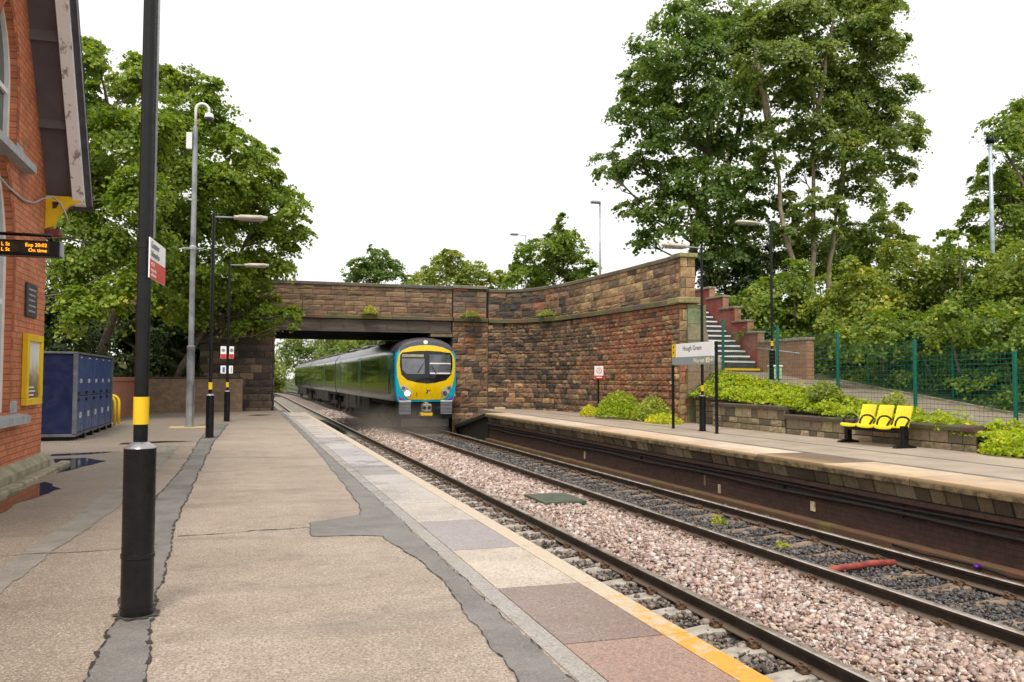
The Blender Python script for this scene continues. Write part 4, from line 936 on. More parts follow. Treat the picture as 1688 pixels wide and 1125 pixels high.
t = thing('red_brick_wall', 'low red brick wall with a dark end beside the yellow hoops', 'wall', (-3.6, 28, 0)); mb = MB(); mb.box(-3.9, -3.55, 25.65, 31.5, 0, 1.12); mb.build('wall', M['redwall'], t)
mb = MB(); mb.box(-4.4, -3.53, 25.45, 25.66, 0, 1.12); mb.build('end_face', M['redwally'], t); mb = MB(); mb.bbox(-4.45, -3.5, 25.4, 31.5, 1.12, 1.24, .015); mb.build('coping', M['redwall'], t)
t = thing('tan_brick_wall', 'low mottled tan brick wall at the end of the near platform', 'wall', (-2, 32.8, 0)); mb = MB(); mb.box(-4.2, -.06, 32.5, 32.8, 0, 1.2); mb.build('wall', M['tanwall'], t)
mb = MB(); mb.bbox(-4.2, -.04, 32.47, 32.83, 1.2, 1.26, .012); mb.build('coping', simple('dark_tile_coping', (.05, .04, .035), .7), t)

# ------------------------------------------------------------------ lamp posts
def make_lamp(label):
    t = thing('lamp_post', label, 'lamp post', (0, 0, 0), 'black platform lamp posts')
    mb = MB(); mb.lathe([(.081, 0), (.081, .872), (.0815, .876)], n=24); mb.lathe([(.084, .03), (.084, .05)], n=24); mb.build('base_sleeve', M['black'], t, smooth=True, auto=35)
    mb = MB(); mb.lathe([(.0818, .874), (.079, .88), (.044, .905), (.036, .908)], n=24); mb.build('sleeve_cap', simple('cap_metal', (.3, .3, .31), .3, .5), t, smooth=True, auto=35)
    mb = MB(); mb.lathe([(.036, .9), (.0355, 2.4), (.032, 4.62), (.03, 4.68), (0.01, 4.69)], n=18); mb.build('pole', M['black'], t, smooth=True, auto=35)
    mb = MB(); mb.lathe([(.0395, 1.0), (.0395, 1.145)], n=20); mb.build('yellow_band', M['yellow'], t, smooth=True, auto=35)
    mb = MB(); mb.tube([(0, 0, 4.6), (.2, 0, 4.61), (.42, 0, 4.615)], .017, 8); mb.build('arm', M['grey'], t, smooth=True)
    mb = MB(); bm = bmesh.new(); bmesh.ops.create_cube(bm, size=1); bmesh.ops.bevel(bm, geom=bm.edges[:], offset=.16, segments=3, affect='EDGES')
    mb.add([(.74+v.co.x*.68*(1-.0*v.co.z), v.co.y*.24, 4.625+v.co.z*.10+.02*v.co.x) for v in bm.verts], [[v.index for v in f.verts] for f in bm.faces]); bm.free(); h = mb.build('lamp_head', M['cream'], t, smooth=True)
    mb = MB(); mb.bbox(.5, 1.0, -.09, .09, 4.555, 4.585, .008); sub(mb, 'lens', simple('lamp_lens', (.25, .24, .22), .2), h)
    return t
M['contact_shade'] = simple('foot_shade', (.05, .042, .035), .7, var=.4, scale=20)  # dark flat ring that paints the contact shadow round each post foot
def foot_shade(x, y, r, z):
    pts = [(x+r*rnd.uniform(.75, 1.3)*math.cos(a), y+r*rnd.uniform(.75, 1.3)*math.sin(a), z) for a in np.linspace(0, 2*PI, 27)[:-1]]
    q = MB(); q.add(pts, [tuple(range(26))]); struct(q.build('foot_shade', M['contact_shade'], fixn=False))
for a_ in ((-.52, 4.9, .105, .009), (-.67, 18.7, .13, .009), (-.46, 25.5, .13, .006), (10.95, 18.9, .13, P2+.005), (10.77, 17.93, .06, P2+.005), (10.77, 20.09, .06, P2+.005)): foot_shade(*a_)
lp = make_lamp('nearest black lamp post with a thick sleeve and yellow band in the foreground'); lp.location = (-.52, 4.9, 0)
# the photograph shows this pole with a slim conduit strapped to it
mb = MB(); mb.tube([(.041, .02, 2.0), (.038, .02, 4.6)], .009, 6); mb.build('conduit', M['galv'], lp, smooth=True).matrix_parent_inverse = Matrix.Identity(4)
mb = MB(); mb.lathe([(.081, .30), (.0855, .303), (.0855, .325), (.081, .328)], n=20); o = mb.build('clamp_ring', M['black'], lp, smooth=True, auto=35); o.matrix_parent_inverse = Matrix.Identity(4)
def lamp_copy(x, y, z, label, rz, s=1.0):
    c = lp.copy(); COL.objects.link(c); c.location = (x, y, z); c['label'] = label; c.rotation_euler[2] = rz; c.scale = (1, 1, s)
    for ch in lp.children:
        if ch.name.split('.')[0] in ('conduit', 'clamp_ring'): continue
        copy_tree(ch, parent=c)
    return c
lamp_copy(-.67, 18.7, 0, 'second black lamp post on the near platform, right of the grey camera pole', -.0)
lamp_copy(-.46, 25.5, 0, 'farthest black lamp post on the near platform carrying small notices', -.0, .97)
lamp_copy(10.95, 18.9, P2, 'black lamp post just behind the station name sign on the far platform', PI, 1.0)
lamp_copy(13.95, 20.3, pz(20.3), 'black lamp post beside the path at the foot of the stairs', PI, .94)

# tall camera poles
t = thing('camera_pole', 'tall galvanised pole with a swan neck and dome camera on the near platform', 'camera pole', (-1.29, 22.7, 0))
mb = MB(); mb.lathe([(.12, 0), (.12, .03), (.095, .04), (.095, 1.95), (.1, 1.96), (.1, 2.02), (.07, 2.05), (.066, 4.5), (.058, 7.55), (.05, 7.6)], -1.29, 22.7, 0, 18); mb.box(-1.2, -1.19, 22.62, 22.78, .3, 1.0)
mb.build('pole', simple('weathered_galvanised', (.25, .26, .27), .5, .3, var=.5, scale=2), t, smooth=True, auto=35)
mb = MB(); pts = [(-1.29, 22.7, 7.55), (-1.29, 22.7, 8.0)]+[(-1.13+.16*math.cos(a), 22.7, 8.03+.17*math.sin(a)) for a in np.linspace(PI, .1, 9)]+[(-.97, 22.7, 7.95)]; mb.tube(pts, .035, 10)
mb.build('swan_neck', M['white'], t, smooth=True); mb = MB(); mb.lathe([(.03, .12), (.1, .09), (.12, .0), (.115, -.02)], -.97, 22.7, 7.86, 16); h = mb.build('camera_hood', M['white'], t, smooth=True)
mb = MB(); mb.lathe([(.1, -.02), (.085, -.07), (.05, -.105), (.0, -.115)], -.97, 22.7, 7.86, 16); sub(mb, 'dome', M['glass'], h, smooth=True)
mb = MB(); mb.bbox(-1.5, -1.36, 22.62, 22.75, 7.0, 7.42, .01); mb.build('equipment_box', M['white'], t)
mb = MB(); mb.tube([(-1.29, 22.7, 5.72), (-1.45, 22.62, 5.72)], .02, 8); mb.bbox(-1.53, -1.42, 22.45, 22.68, 5.72, 5.84, .02); mb.lathe([(.035, 0), (.035, .01)], 0, 0, 0, 4); mb.build('bracket_camera', M['white'], t)
mb = MB()
for a in np.linspace(0, 2*PI, 9)[:-1]: mb.tube([(-1.29+.07*math.cos(a), 22.7+.07*math.sin(a), 4.5), (-1.29+.33*math.cos(a), 22.7+.33*math.sin(a), 4.47)], .008, 6)
mb.lathe([(.072, 4.44), (.085, 4.46), (.085, 4.54), (.072, 4.56)], -1.29, 22.7, 0, 16); mb.build('climbing_guard', M['galv'], t)
mb = MB(); mb.box(-1.75, -.85, 22.35, 23.05, -.02, .012); struct(mb.build('pole_footing', simple('yellow_concrete_pad', (.5, .38, .17), .7)))
t = thing('camera_mast', 'slim grey mast with a dark camera head among the trees at the right', 'camera mast', (23.6, 22.0, 3.8)); mb = MB(); mb.lathe([(.075, 0), (.07, 2.5), (.055, 5.4)], 23.66, 22.0, 3.8, 14); mb.build('pole', simple('pale_blue_grey_mast', (.42, .48, .52), .45, .2), t, smooth=True)
mb = MB(); mb.lathe([(.03, -.06), (.12, -.03), (.14, .08), (.11, .2), (0.02, .22)], 23.66, 22.0, 9.2, 14); mb.build('camera_head', M['black'], t, smooth=True)
def street_lamp(x, y, zb, zt, label, arm, thin):
    t = thing('street_lamp', label, 'street lamp', (x, y, zb), 'street lamps on the road above'); mb = MB(); mb.lathe([(.09*thin, 0), (.06*thin, zt-zb)], x, y, zb, 12); mb.build('pole', M['galv'], t, smooth=True)
    mb = MB(); mb.tube([(x, y, zt-.06), (x+arm, y, zt)], .03*thin, 8); mb.build('arm', M['galv'], t, smooth=True)
    mb = MB(); mb.bbox(x+arm-.45, x+arm+.05, y-.13, y+.13, zt-.07, zt+.07, .05); mb.build('lamp_head', M['grey'], t, smooth=True)
street_lamp(17.0, 39.3, 3.8, 10.15, 'tall slim street lamp standing alone in the sky beyond the bridge', -.05, .8)
street_lamp(16.6, 50, 3.5, 10.2, 'short armed street lamp behind the small trees beyond the bridge', -.55, .7)

# ------------------------------------------------------------------ bench, signs, fence
t = thing('platform_bench', 'black framed bench with three bright yellow seats on the far platform', 'bench', (12.0, 14.0, P2))
XB, Y0, Y1 = 12.0, 13.2, 14.86
mb = MB(); mb.bbox(XB-.05, XB+.05, Y0, Y1, P2+.27, P2+.35, .012); mb.build('beam', M['black'], t)
for y in (Y0+.04, Y1-.04):
    mb = MB(); mb.bbox(XB-.06, XB+.06, y-.05, y+.05, P2+.03, P2+.42, .012); mb.prism([(XB-.24, P2), (XB+.24, P2), (XB+.22, P2+.035), (XB+.06, P2+.07), (XB-.06, P2+.07), (XB-.22, P2+.035)], 'y', y-.055, y+.055); mb.build('leg', M['black'], t)
M['seatyel'] = simple('bright_yellow_seat', (.86, .70, .015), .3, var=.05)
def seat_shell(yc):
    prof = [(-.27, .375), (-.25, .405), (-.1, .395), (.08, .375), (.16, .39), (.20, .45), (.25, .60), (.30, .77), (.315, .795)]; mb = MB(); n = 7; vv = []; ff = []
    for off in (0, -.028):
        for i, (x, z) in enumerate(prof):
            hw = .225 if i < 5 else .198
            for k in range(n): u = k/(n-1)*2-1; vv.append((XB+x+(.02*(u*u) if False else 0)-(.03*u*u if i > 4 else 0)+(-off*.8 if i > 4 else 0), yc+u*hw, P2+z+(.018*u*u if i < 5 else 0)+(off if i <= 5 else off*.3)))
    m_ = len(prof)*n
    for o in (0, m_):
        for i in range(len(prof)-1):
            for k in range(n-1): ff.append((o+i*n+k, o+i*n+k+1, o+(i+1)*n+k+1, o+(i+1)*n+k))
    for i in range(len(prof)-1):
        for k in (0, n-1): ff.append((i*n+k, (i+1)*n+k, m_+(i+1)*n+k, m_+i*n+k))
    for i in (0, len(prof)-1):
        for k in range(n-1): ff.append((i*n+k, i*n+k+1, m_+i*n+k+1, m_+i*n+k))
    mb.add(vv, ff); return mb
for k in range(3): seat_shell(Y1-.36-.49*k).build('seat', M['seatyel'], t, smooth=True, auto=45)
for k in range(4):
    y = Y1-.1-.487*k; mb = MB(); pts = [(XB+.05, y, P2+.36), (XB+.16, y, P2+.5)]+[(XB+.02+.16*math.cos(a), y, P2+.5+.09*math.sin(a)) for a in np.linspace(.2, 2.3, 6)]+[(XB-.14, y, P2+.5), (XB-.16, y, P2+.42)]; mb.tube(pts, .019, 8); mb.build('armrest', M['black'], t, smooth=True)

t = thing('station_name_sign', 'white station name sign on two black posts reading Hough Green', 'station sign', (10.77, 19, P2)); SX = 10.77
for y in (17.93, 20.09):
    mb = MB(); mb.bbox(SX-.03, SX+.03, y-.03, y+.03, P2, 2.16 if y < 19 else 2.17, .006); mb.build('post', M['black'], t)
mb = MB(); mb.bbox(SX-.05, SX-.028, 17.97, 20.05, 1.815, 2.16, .004); mb.build('name_panel', M['signwhite'], t)
mb = MB(); mb.bbox(SX-.0535, SX-.0505, 19.83, 20.05, 1.815, 2.16, .001); mb.build('yellow_panel', M['yellow'], t)
mb = MB(); mb.bbox(SX-.05, SX-.028, 17.97, 20.05, 1.615, 1.81, .004); mb.build('direction_panel', M['signgrey'], t)
RT = (0, -1, 0); UP = (0, 0, 1)
text('name_lettering', 'Hough Green', .17, M['ink'], t, (SX-.0515, 19.0, 1.975), RT, UP, 'CENTER')
for k in range(2):
    mb = MB(); zc = 2.08-.14*k
    mb.prism([(19.96+.03*math.cos(a), zc+.03*math.sin(a)) for a in np.linspace(0, 2*PI, 13)[:-1]], 'x', SX-.0555, SX-.054); mb.build('yellow_panel_mark', M['ink'], t)
text('direction_lettering', 'Way out', .15, simple('cream_lettering', (.85, .74, .35), .4), t, (SX-.0515, 18.94, 1.665), RT, UP, 'LEFT')
mb = MB(); mb.prism([(18.33, 1.66), (18.33, 1.775), (18.16, 1.775), (18.16, 1.66)], 'x', SX-.0535, SX-.0505)
mb.prism([(18.13, 1.735), (18.13, 1.70), (18.06, 1.70), (18.06, 1.66), (17.99, 1.7175), (18.06, 1.775), (18.06, 1.735)], 'x', SX-.0535, SX-.0505); mb.build('direction_symbol', bpy.data.materials['cream_lettering'], t)
mb = MB(); mb.prism([(18.27, 1.68), (18.22, 1.76), (18.2, 1.76), (18.2, 1.68)], 'x', SX-.055, SX-.0537); mb.build('symbol_figure', M['signgrey'], t)
t = thing('passenger_warning_sign', 'small white and red warning sign on a dark post before the wing wall', 'sign', (11.7, 27.2, P2)); d = Vector((.30, .95, 0)); 
mb = MB(); mb.box(11.68, 11.73, 27.2, 27.25, P2, 1.3); mb.build('post', M['black'], t); mb = MB(); mb.bbox(11.54, 11.87, 27.16, 27.185, 1.24, 1.69, .004); mb.build('panel', M['signwhite'], t)
mb = MB(); mb.bbox(11.54, 11.87, 27.153, 27.1595, 1.24, 1.36, .001); mb.build('red_strip', M['red'], t)
mb = MB(); mb.lathe([(.1, 0), (.1, .003)], 0, 0, 0, 20); mb.lathe([(.078, -.001), (.078, .0045)], 0, 0, 0, 20, 1); mb.v = [(11.705+x, 27.158-z, 1.53+y) for x, y, z in mb.v]; mb.build('prohibition_ring', [M['red'], M['signwhite']], t)
mb = MB(); mb.prism([(11.680, 1.48), (11.700, 1.53), (11.685, 1.57), (11.725, 1.57), (11.710, 1.53), (11.735, 1.48), (11.705, 1.515)], 'y', 27.15, 27.1525); mb.build('walking_figure', M['ink'], t)
mb = MB(); mb.box(11.6, 11.81, 27.149, 27.1525, 1.285, 1.315); mb.build('red_strip_lettering', M['signwhite'], t)
# sign on the nearest post
t = thing('post_notice', 'white and red notice fixed flag-wise to the nearest black post', 'notice', (-.5, 4.95, 1.9)); th = math.radians(17.46-12.1)
e1 = Vector((math.sin(th), math.cos(th), 0)); p0 = W(245, 424, 4.47); nrm = Vector((e1.y, -e1.x, 0))
def plate(mb, a, b_, z0, z1, d0, d1):
    vv = []
    for d_ in (d0, d1):
        for s_, z in ((a, z0), (b_, z0), (b_, z1), (a, z1)): q = p0+e1*s_+nrm*d_; vv.append((q.x, q.y, z))
    mb.add(vv, [(0, 1, 2, 3), (7, 6, 5, 4), (0, 4, 5, 1), (1, 5, 6, 2), (2, 6, 7, 3), (3, 7, 4, 0)])
mb = MB(); plate(mb, 0, .43, 1.775, 1.988, 0, .006); mb.build('panel', M['signwhite'], t)
mb = MB(); plate(mb, 0, .43, 1.775, 1.875, .0062, .008); mb.build('red_panel', M['red'], t)
for k, (bd, z_, s_, mt) in enumerate((('Customer', 1.94, .05, M['inkgrey']), ('Information', 1.893, .045, M['inkgrey']), ('CCTV', 1.84, .03, M['signwhite']), ('in operation', 1.812, .026, M['signwhite']), ('at this station', 1.787, .024, M['signwhite']))):
    q = p0+e1*.03+nrm*.0085; text('notice_lettering', bd, s_, mt, t, (q.x, q.y, z_), e1, UP, 'LEFT')
mb = MB()
for z in (1.81, 1.95): mb.lathe([(.039, z-.012), (.039, z+.012)], -.52, 4.9, 0, 18)
mb.build('clamp_bands', M['black'], t, smooth=True, auto=35)
for (xa, xb, za, zb, kind, lab) in ((-.66, -.505, 1.78, 2.13, 1, 'upper left red and white notice on the farthest near-platform lamp post'), (-.46+.035, -.30, 1.78, 2.13, 1, 'upper right red and white notice on the farthest near-platform lamp post'), (-.65, -.505, 1.36, 1.58, 2, 'lower left white and blue notice on the farthest near-platform lamp post'), (-.425, -.32, 1.36, 1.58, 2, 'lower right white notice on the farthest near-platform lamp post')):
    t = thing('small_notice', lab, 'notice', (xa, 25.5, za), 'notices on the farthest near-platform post'); mb = MB(); mb.bbox(xa, xb, 25.44, 25.455, za, zb, .003); mb.build('panel', M['signwhite'], t)
    mb = MB()
    if kind == 1: mb.box(xa+.004, xb-.004, 25.436, 25.44, za+.005, za+.13); mb.build('red_panel', M['red'], t); mb = MB(); mb.lathe([(.05, 0), (.05, .003)], 0, 0, 0, 16); mb.v = [((xa+xb)/2+x, 25.439-z, za+.24+y) for x, y, z in mb.v]; mb.build('symbol', M['inkgrey'], t)
    else: mb.box(xa+.05, xb-.03, 25.436, 25.44, za+.03, zb-.04); mb.build('symbol', simple('blue_symbol', (.05, .15, .4), .4) if 'blue' in lab else M['inkgrey'], t)

def fence(X, ys_, label, h, zf, group=None, gap=.2):
    t = thing('mesh_fence', label, 'fence', (X, ys_[0], zf(ys_[0])))
    for y in ys_:
        mb = MB(); mb.bbox(X-.03, X+.03, y-.03, y+.03, zf(y)-.2, zf(y)+h, .006); mb.build('post', M['green'], t)
    for a, b_ in zip(ys_, ys_[1:]):
        mb = MB(); z0 = zf(a)+.03; z1 = zf(a)+h-.03     # panels step down the slope, level with the lower post
        for i in range(int((z1-z0)/.1)+1):
            z = z1-.1*i
            for dx in (-.012, .012): mb.box(X+dx-.003, X+dx+.003, a+.03, b_-.03, z-.0035, z+.0035)
        k = int((b_-a)/.1)
        for i in range(1, k): y = a+(b_-a)*i/k; mb.box(X-.0018, X+.0018, y-.0012, y+.0012, z0, z1)
        mb.build('mesh_panel', M['green'], t)
fence(13.5, [9.7, 12.12, 14.56, 17.0, 19.4, 22.1], 'green steel mesh fence along the near side of the sloping path', 1.55, pz)
fence(16.1, [8.4, 11.0, 13.5, 16.15, 19.0], 'far green mesh fence half swallowed by the hedge', 1.55, lambda y: pz(y)+.1)

# ------------------------------------------------------------------ train
XC, YF = 7.12, 34.4
train = thing('passenger_train', 'blue and yellow fronted diesel passenger train coming out from under the bridge', 'train', (XC, YF, -.9))
M['trainside'] = simple('dark_blue_train_side', (.005, .02, .032), .12, var=.2, coat=.08, spec=.3, rv=.03); M['cabside'] = simple('teal_cab_side', (.0, .075, .12), .2, var=.12, coat=.2, rv=.03)
M['cyan'] = simple('cyan_front_band', (.0, .38, .52), .22, var=.05, coat=.5); M['navy'] = simple('navy_band', (.0, .05, .2), .25, var=.05)
M['tyel'] = simple('train_warning_yellow', (.85, .56, .0), .3, var=.04); M['troof'] = simple('train_roof_grey', (.075, .065, .075), .3, var=.2, rv=.06); M['purple'] = simple('purple_stripe', (.25, .03, .33), .3)
M['tglass'] = simple('train_glass', (.010, .012, .013), .05, var=.1, rv=.02, spec=.42); M['under'] = simple('dirty_underframe', (.035, .03, .026), .8, var=.5, scale=3)
HALF = [(0, 2.955), (.35, 2.93), (.7, 2.86), (.98, 2.73), (1.16, 2.56), (1.27, 2.36), (1.306, 2.12), (1.31, 1.6), (1.308, 1.1), (1.28, .6), (1.19, .28)]
def outline(sx=1., dz=0., k=1.):
    """closed cross-section, anticlockwise from the lower right, in x-z"""
    h = [(x*sx, (z-1.3)*k+1.3-dz*max(0, (z-1.3)/1.65)) for x, z in HALF]
    return [(x, z) for x, z in h[::-1]] + [(-x, z) for x, z in h[1:]]
NO = len(outline())
def loft(mb, secs, mfun, close=False):
    vv = []; ff = []; mm = []
    for y, o in secs: vv += [(XC+x+far_x(y), y, z) for x, z in o]
    for j in range(len(secs)-1):
        for i in range(NO-1): ff.append((j*NO+i, j*NO+i+1, (j+1)*NO+i+1, (j+1)*NO+i)); mm.append(mfun(i, j))
        ff.append((j*NO+NO-1, j*NO, (j+1)*NO, (j+1)*NO+NO-1)); mm.append(2)
    b = len(mb.v); mb.add(vv, ff); mb.m[-len(mm):] = mm
    if close:
        for j in (0, len(secs)-1): mb.add([(XC+x+far_x(secs[j][0]), secs[j][0], z) for x, z in secs[j][1]], [tuple(range(NO))], 2)
roofi = lambda i: 1 if 5 <= i <= 14 else 0
CARS = [(YF+1.9, YF+23.4, 0), (YF+23.9, YF+46.6, 1), (YF+47.1, YF+70.6, 2)]
for (ya, yb, ci) in CARS:
    mb = MB(); ys_ = np.linspace(ya, yb, 10 if yb < 95 else 16)
    loft(mb, [(y, outline()) for y in ys_], lambda i, j: roofi(i), True); car = mb.build('car_body', [M['trainside'], M['troof'], M['under']], train, smooth=True, auto=40)
    for s in (-1, 1):                                                            # glazing panels and doors
        y = ya+.9+(1.4 if ci == 0 else 0); k = 0
        while y < yb-2.2:
            isdoor = k in (3, 8); le = 1.35 if isdoor else 1.95; mb = MB(); vv = []; zz = [(.62, 1.302), (1.3, 1.309), (1.85, 1.306)] if isdoor else [(1.0, 1.308), (1.3, 1.309), (1.6, 1.31), (2.1, 1.306)]
            if isdoor: zz = [(.36, 1.215), (.6, 1.282), (1.1, 1.311), (1.6, 1.313), (2.12, 1.308), (2.3, 1.283)]
            for yy in (y, y+le): vv += [(XC+far_x(yy)+s*(x+.004), yy, z) for z, x in zz]
            n = len(zz); mb.add(vv, [(i, i+1, n+i+1, n+i) for i in range(n-1)]); sub(mb, 'door' if isdoor else 'side_window', M['cabside'] if isdoor else M['tglass'], car, fixn=False)
            y += le+(.08 if isdoor else .12); k += 1
    mb = MB(); a = ya+2; 
    for y0, y1, z0 in ((ya+6, ya+9, -.5), (ya+9.4, ya+11, -.55), (ya+11.5, ya+14.5, -.45), (ya+15, ya+16.5, -.55)):
        mb.bbox(XC+far_x(y0)-1.2, XC+far_x(y0)+1.2, y0, y1, z0, .28, .03)
    mb.box(XC+far_x(ya)-1.1, XC+far_x(ya)+1.1, ya+.5, yb-.5, .1, .3); sub(mb, 'underframe_boxes', M['under'], car)
    for yc in (ya+2.6, yb-3.4):
        bx = XC+far_x(yc); mb = MB()
        for s in (-1, 1):
            mb.bbox(bx+s*1.0-.06, bx+s*1.0+.06, yc-1.6, yc+1.6, -.55, -.33, .03); mb.bbox(bx+s*1.0-.09, bx+s*1.0+.09, yc-.35, yc+.35, -.4, .05, .04)
            for dy in (-1.25, 1.25): mb.bbox(bx+s*1.02-.1, bx+s*1.02+.1, yc+dy-.17, yc+dy+.17, -.62, -.32, .04)
        bg_ = mb.build('bogie', M['under'], train)
        for dy in (-1.25, 1.25):
            mb = MB()
            for s in (-1, 1): mb.tube([(bx+s*.69, yc+dy, -.50), (bx+s*.83, yc+dy, -.50)], .42, 22)
            mb.tube([(bx-.7, yc+dy, -.5), (bx+.7, yc+dy, -.5)], .08, 8); sub(mb, 'wheelset', M['railside'], bg_)
    mb = MB()
    for k in range(3): mb.bbox(XC+far_x(ya+4)-.75, XC+far_x(ya+4)+.75, ya+4+6*k, ya+6.6+6*k, 2.86, 3.02, .06)
    sub(mb, 'roof_equipment', M['troof'], car)
    if ci < 2:
        mb = MB(); mb.box(XC-1.0, XC+1.0, yb-.02, yb+.55, .2, 2.6); mb.build('gangway', M['dark'], train)
# cab: tapering nose
secs = [(YF, outline(.955, .17)), (YF+.05, outline(.975, .10)), (YF+.15, outline(.985, .06)), (YF+.42, outline(.993, .02)), (YF+.9, outline(1, .0)), (YF+1.6, outline()), (YF+1.9, outline())]
mb = MB(); loft(mb, secs, lambda i, j: (2 if (5 <= i <= 14) else (0 if j < 2 else (3 if j == 2 else 1)))); cab = mb.build('cab', [M['cyan'], M['cabside'], M['troof'], M['navy']], train, smooth=True, auto=50)
OUT0 = secs[0][1]; ZC = 1.5
def rad(x, z):
    """fraction of the way from the middle of the face to the nose outline"""
    a = math.atan2(z-ZC, x); best = 1e-6
    for (x0, z0), (x1, z1) in zip(OUT0, OUT0[1:]+OUT0[:1]):
        d = math.cos(a)*(z1-z0)-math.sin(a)*(x1-x0)
        if abs(d) < 1e-9: continue
        s_ = (x0*(z1-z0)-(z0-ZC)*(x1-x0))/d; u = (x0*math.sin(a)-(z0-ZC)*math.cos(a))/d if False else None
        hx, hz = s_*math.cos(a), ZC+s_*math.sin(a)
        l2 = (x1-x0)**2+(z1-z0)**2; u = ((hx-x0)*(x1-x0)+(hz-z0)*(z1-z0))/l2
        if s_ > 0 and -.001 <= u <= 1.001: best = max(best, s_)
    return math.hypot(x, z-ZC)/best
def fy(x, z): q = min(1, rad(x, z)); return YF-.20*(1-q**2.2)+.05*max(0, z-1.0)*(1-q)
def face_panel(name, pts, mat, off, parent, rings=6, sub_=0):
    """a panel following the curved nose; pts in x-z, star-shaped about their mean"""
    n = len(pts)
    if sub_:
        q = []
        for i in range(n):
            for k in range(sub_): a, b_ = pts[i], pts[(i+1) % n]; u = k/sub_; q.append((a[0]+(b_[0]-a[0])*u, a[1]+(b_[1]-a[1])*u))
        pts = q; n = len(pts)
    cx = sum(p[0] for p in pts)/n; cz = sum(p[1] for p in pts)/n; vv = [(XC+cx, fy(cx, cz)-off, cz)]; ff = []
    for r in range(1, rings+1):
        for x, z in pts: X, Z = cx+(x-cx)*r/rings, cz+(z-cz)*r/rings; vv.append((XC+X, fy(X, Z)-off, Z))
    for i in range(n): ff.append((0, 1+i, 1+(i+1) % n))
    for r in range(rings-1):
        for i in range(n): ff.append((1+r*n+i, 1+r*n+(i+1) % n, 1+(r+1)*n+(i+1) % n, 1+(r+1)*n+i))
    last = 1+(rings-1)*n; b0 = len(vv)
    for x, z in pts: vv.append((XC+x, fy(x, z)-off+.03, z))                       # returned edge gives the panel its thickness
    for i in range(n): ff.append((last+i, last+(i+1) % n, b0+(i+1) % n, b0+i))
    mb = MB(); mb.add(vv, ff); return sub(mb, name, mat, parent, smooth=True, auto=50) if parent.parent is not None else mb.build(name, mat, parent, smooth=True, auto=50)
def px(p): return [((a-699)*.0253, 1.25+(622.9-b_)*.02425) for a, b_ in p]
def sym(p): return px(p)+px([(1398-a, b_) for a, b_ in p[::-1] if abs(a-699) > .5])
face_panel('nose_shell', OUT0, M['cyan'], 0, cab, 8, 2)
yel = sym([(699, 659.5), (672, 659), (665, 654), (656, 637), (652, 620), (651, 600), (653, 586), (658, 577), (672, 570.5), (686, 568), (699, 567)])
face_panel('yellow_front', yel, M['tyel'], .006, cab, 8, 2)
ws = sym([(699, 632), (684, 630.5), (667, 626), (658, 617), (655.5, 602), (656, 585), (659, 580), (678, 577.5), (699, 576.5)])
wsc = face_panel('windscreen', ws, M['tglass'], .014, train, 6, 2)
M['pane'] = simple('windscreen_pane', (.17, .175, .2), .06, var=.25, scale=2.2, rv=.02)
face_panel('pane', px([(658.5, 590), (695, 590), (695, 616), (666, 616), (659.5, 609)]), M['pane'], .019, wsc, 4, 3); face_panel('pane', px([(703, 583), (738.5, 583), (739.5, 600), (738.5, 616), (703, 616)]), simple('windscreen_pane_driver', (.10, .11, .13), .05, var=.4, scale=3, rv=.02), .019, wsc, 4, 3)
face_panel('destination_strip', px([(659, 583), (694, 583), (694, 587.5), (659, 587.5)]), simple('destination_blind', (.30, .28, .16), .3), .019, wsc, 2, 3)
face_panel('blind', px([(703.5, 597), (739, 597), (739, 599), (703.5, 599)]), M['white'], .023, wsc, 2, 4); face_panel('blind', px([(704, 613.5), (738.5, 613.5), (738.5, 616), (704, 616)]), M['white'], .023, wsc, 2, 4)
face_panel('wiper', px([(683, 614), (693, 597), (693.8, 598), (685, 614.5)]), M['ink'], .028, train, 2)
face_panel('wiper', px([(715, 615), (706, 601), (705.2, 602), (713, 615.5)]), M['ink'], .028, train, 2)
for sgn, nm in ((1, 'lit'), (-1, 'dim')):
    q = [(657.5, 634.5), (661, 634.5), (669, 639), (675, 646), (674.5, 655), (670, 654.5), (663, 649), (658.5, 642)]
    if sgn < 0: q = [(1398-a, b_) for a, b_ in q[::-1]]
    hl = face_panel('headlight', px(q), simple('headlight_housing_'+nm, (.62, .62, .64), .12, .4, var=.25, scale=14, rv=.03), .013, train, 4, 2)
    if sgn < 0: hl['label'] = 'unlit grey headlight'
    else: hl['label'] = 'bright lit headlight'
    for (cx, cy, r_, on) in ((668, 648.5, 4.2, True), (661.5, 640, 3, False)):
        c = [(cx+r_*math.cos(a), cy+r_*math.sin(a)) for a in np.linspace(0, 2*PI, 15)[:-1]]
        if sgn < 0: c = [(1398-a, b_) for a, b_ in c[::-1]]
        face_panel('lamp', px(c), emit('lit_lamp', (1, .97, .93), 3.) if (on and sgn > 0) else simple('reflector_'+nm+str(cx), (.3, .3, .32), .08, .7, var=.3), .02, hl, 2)
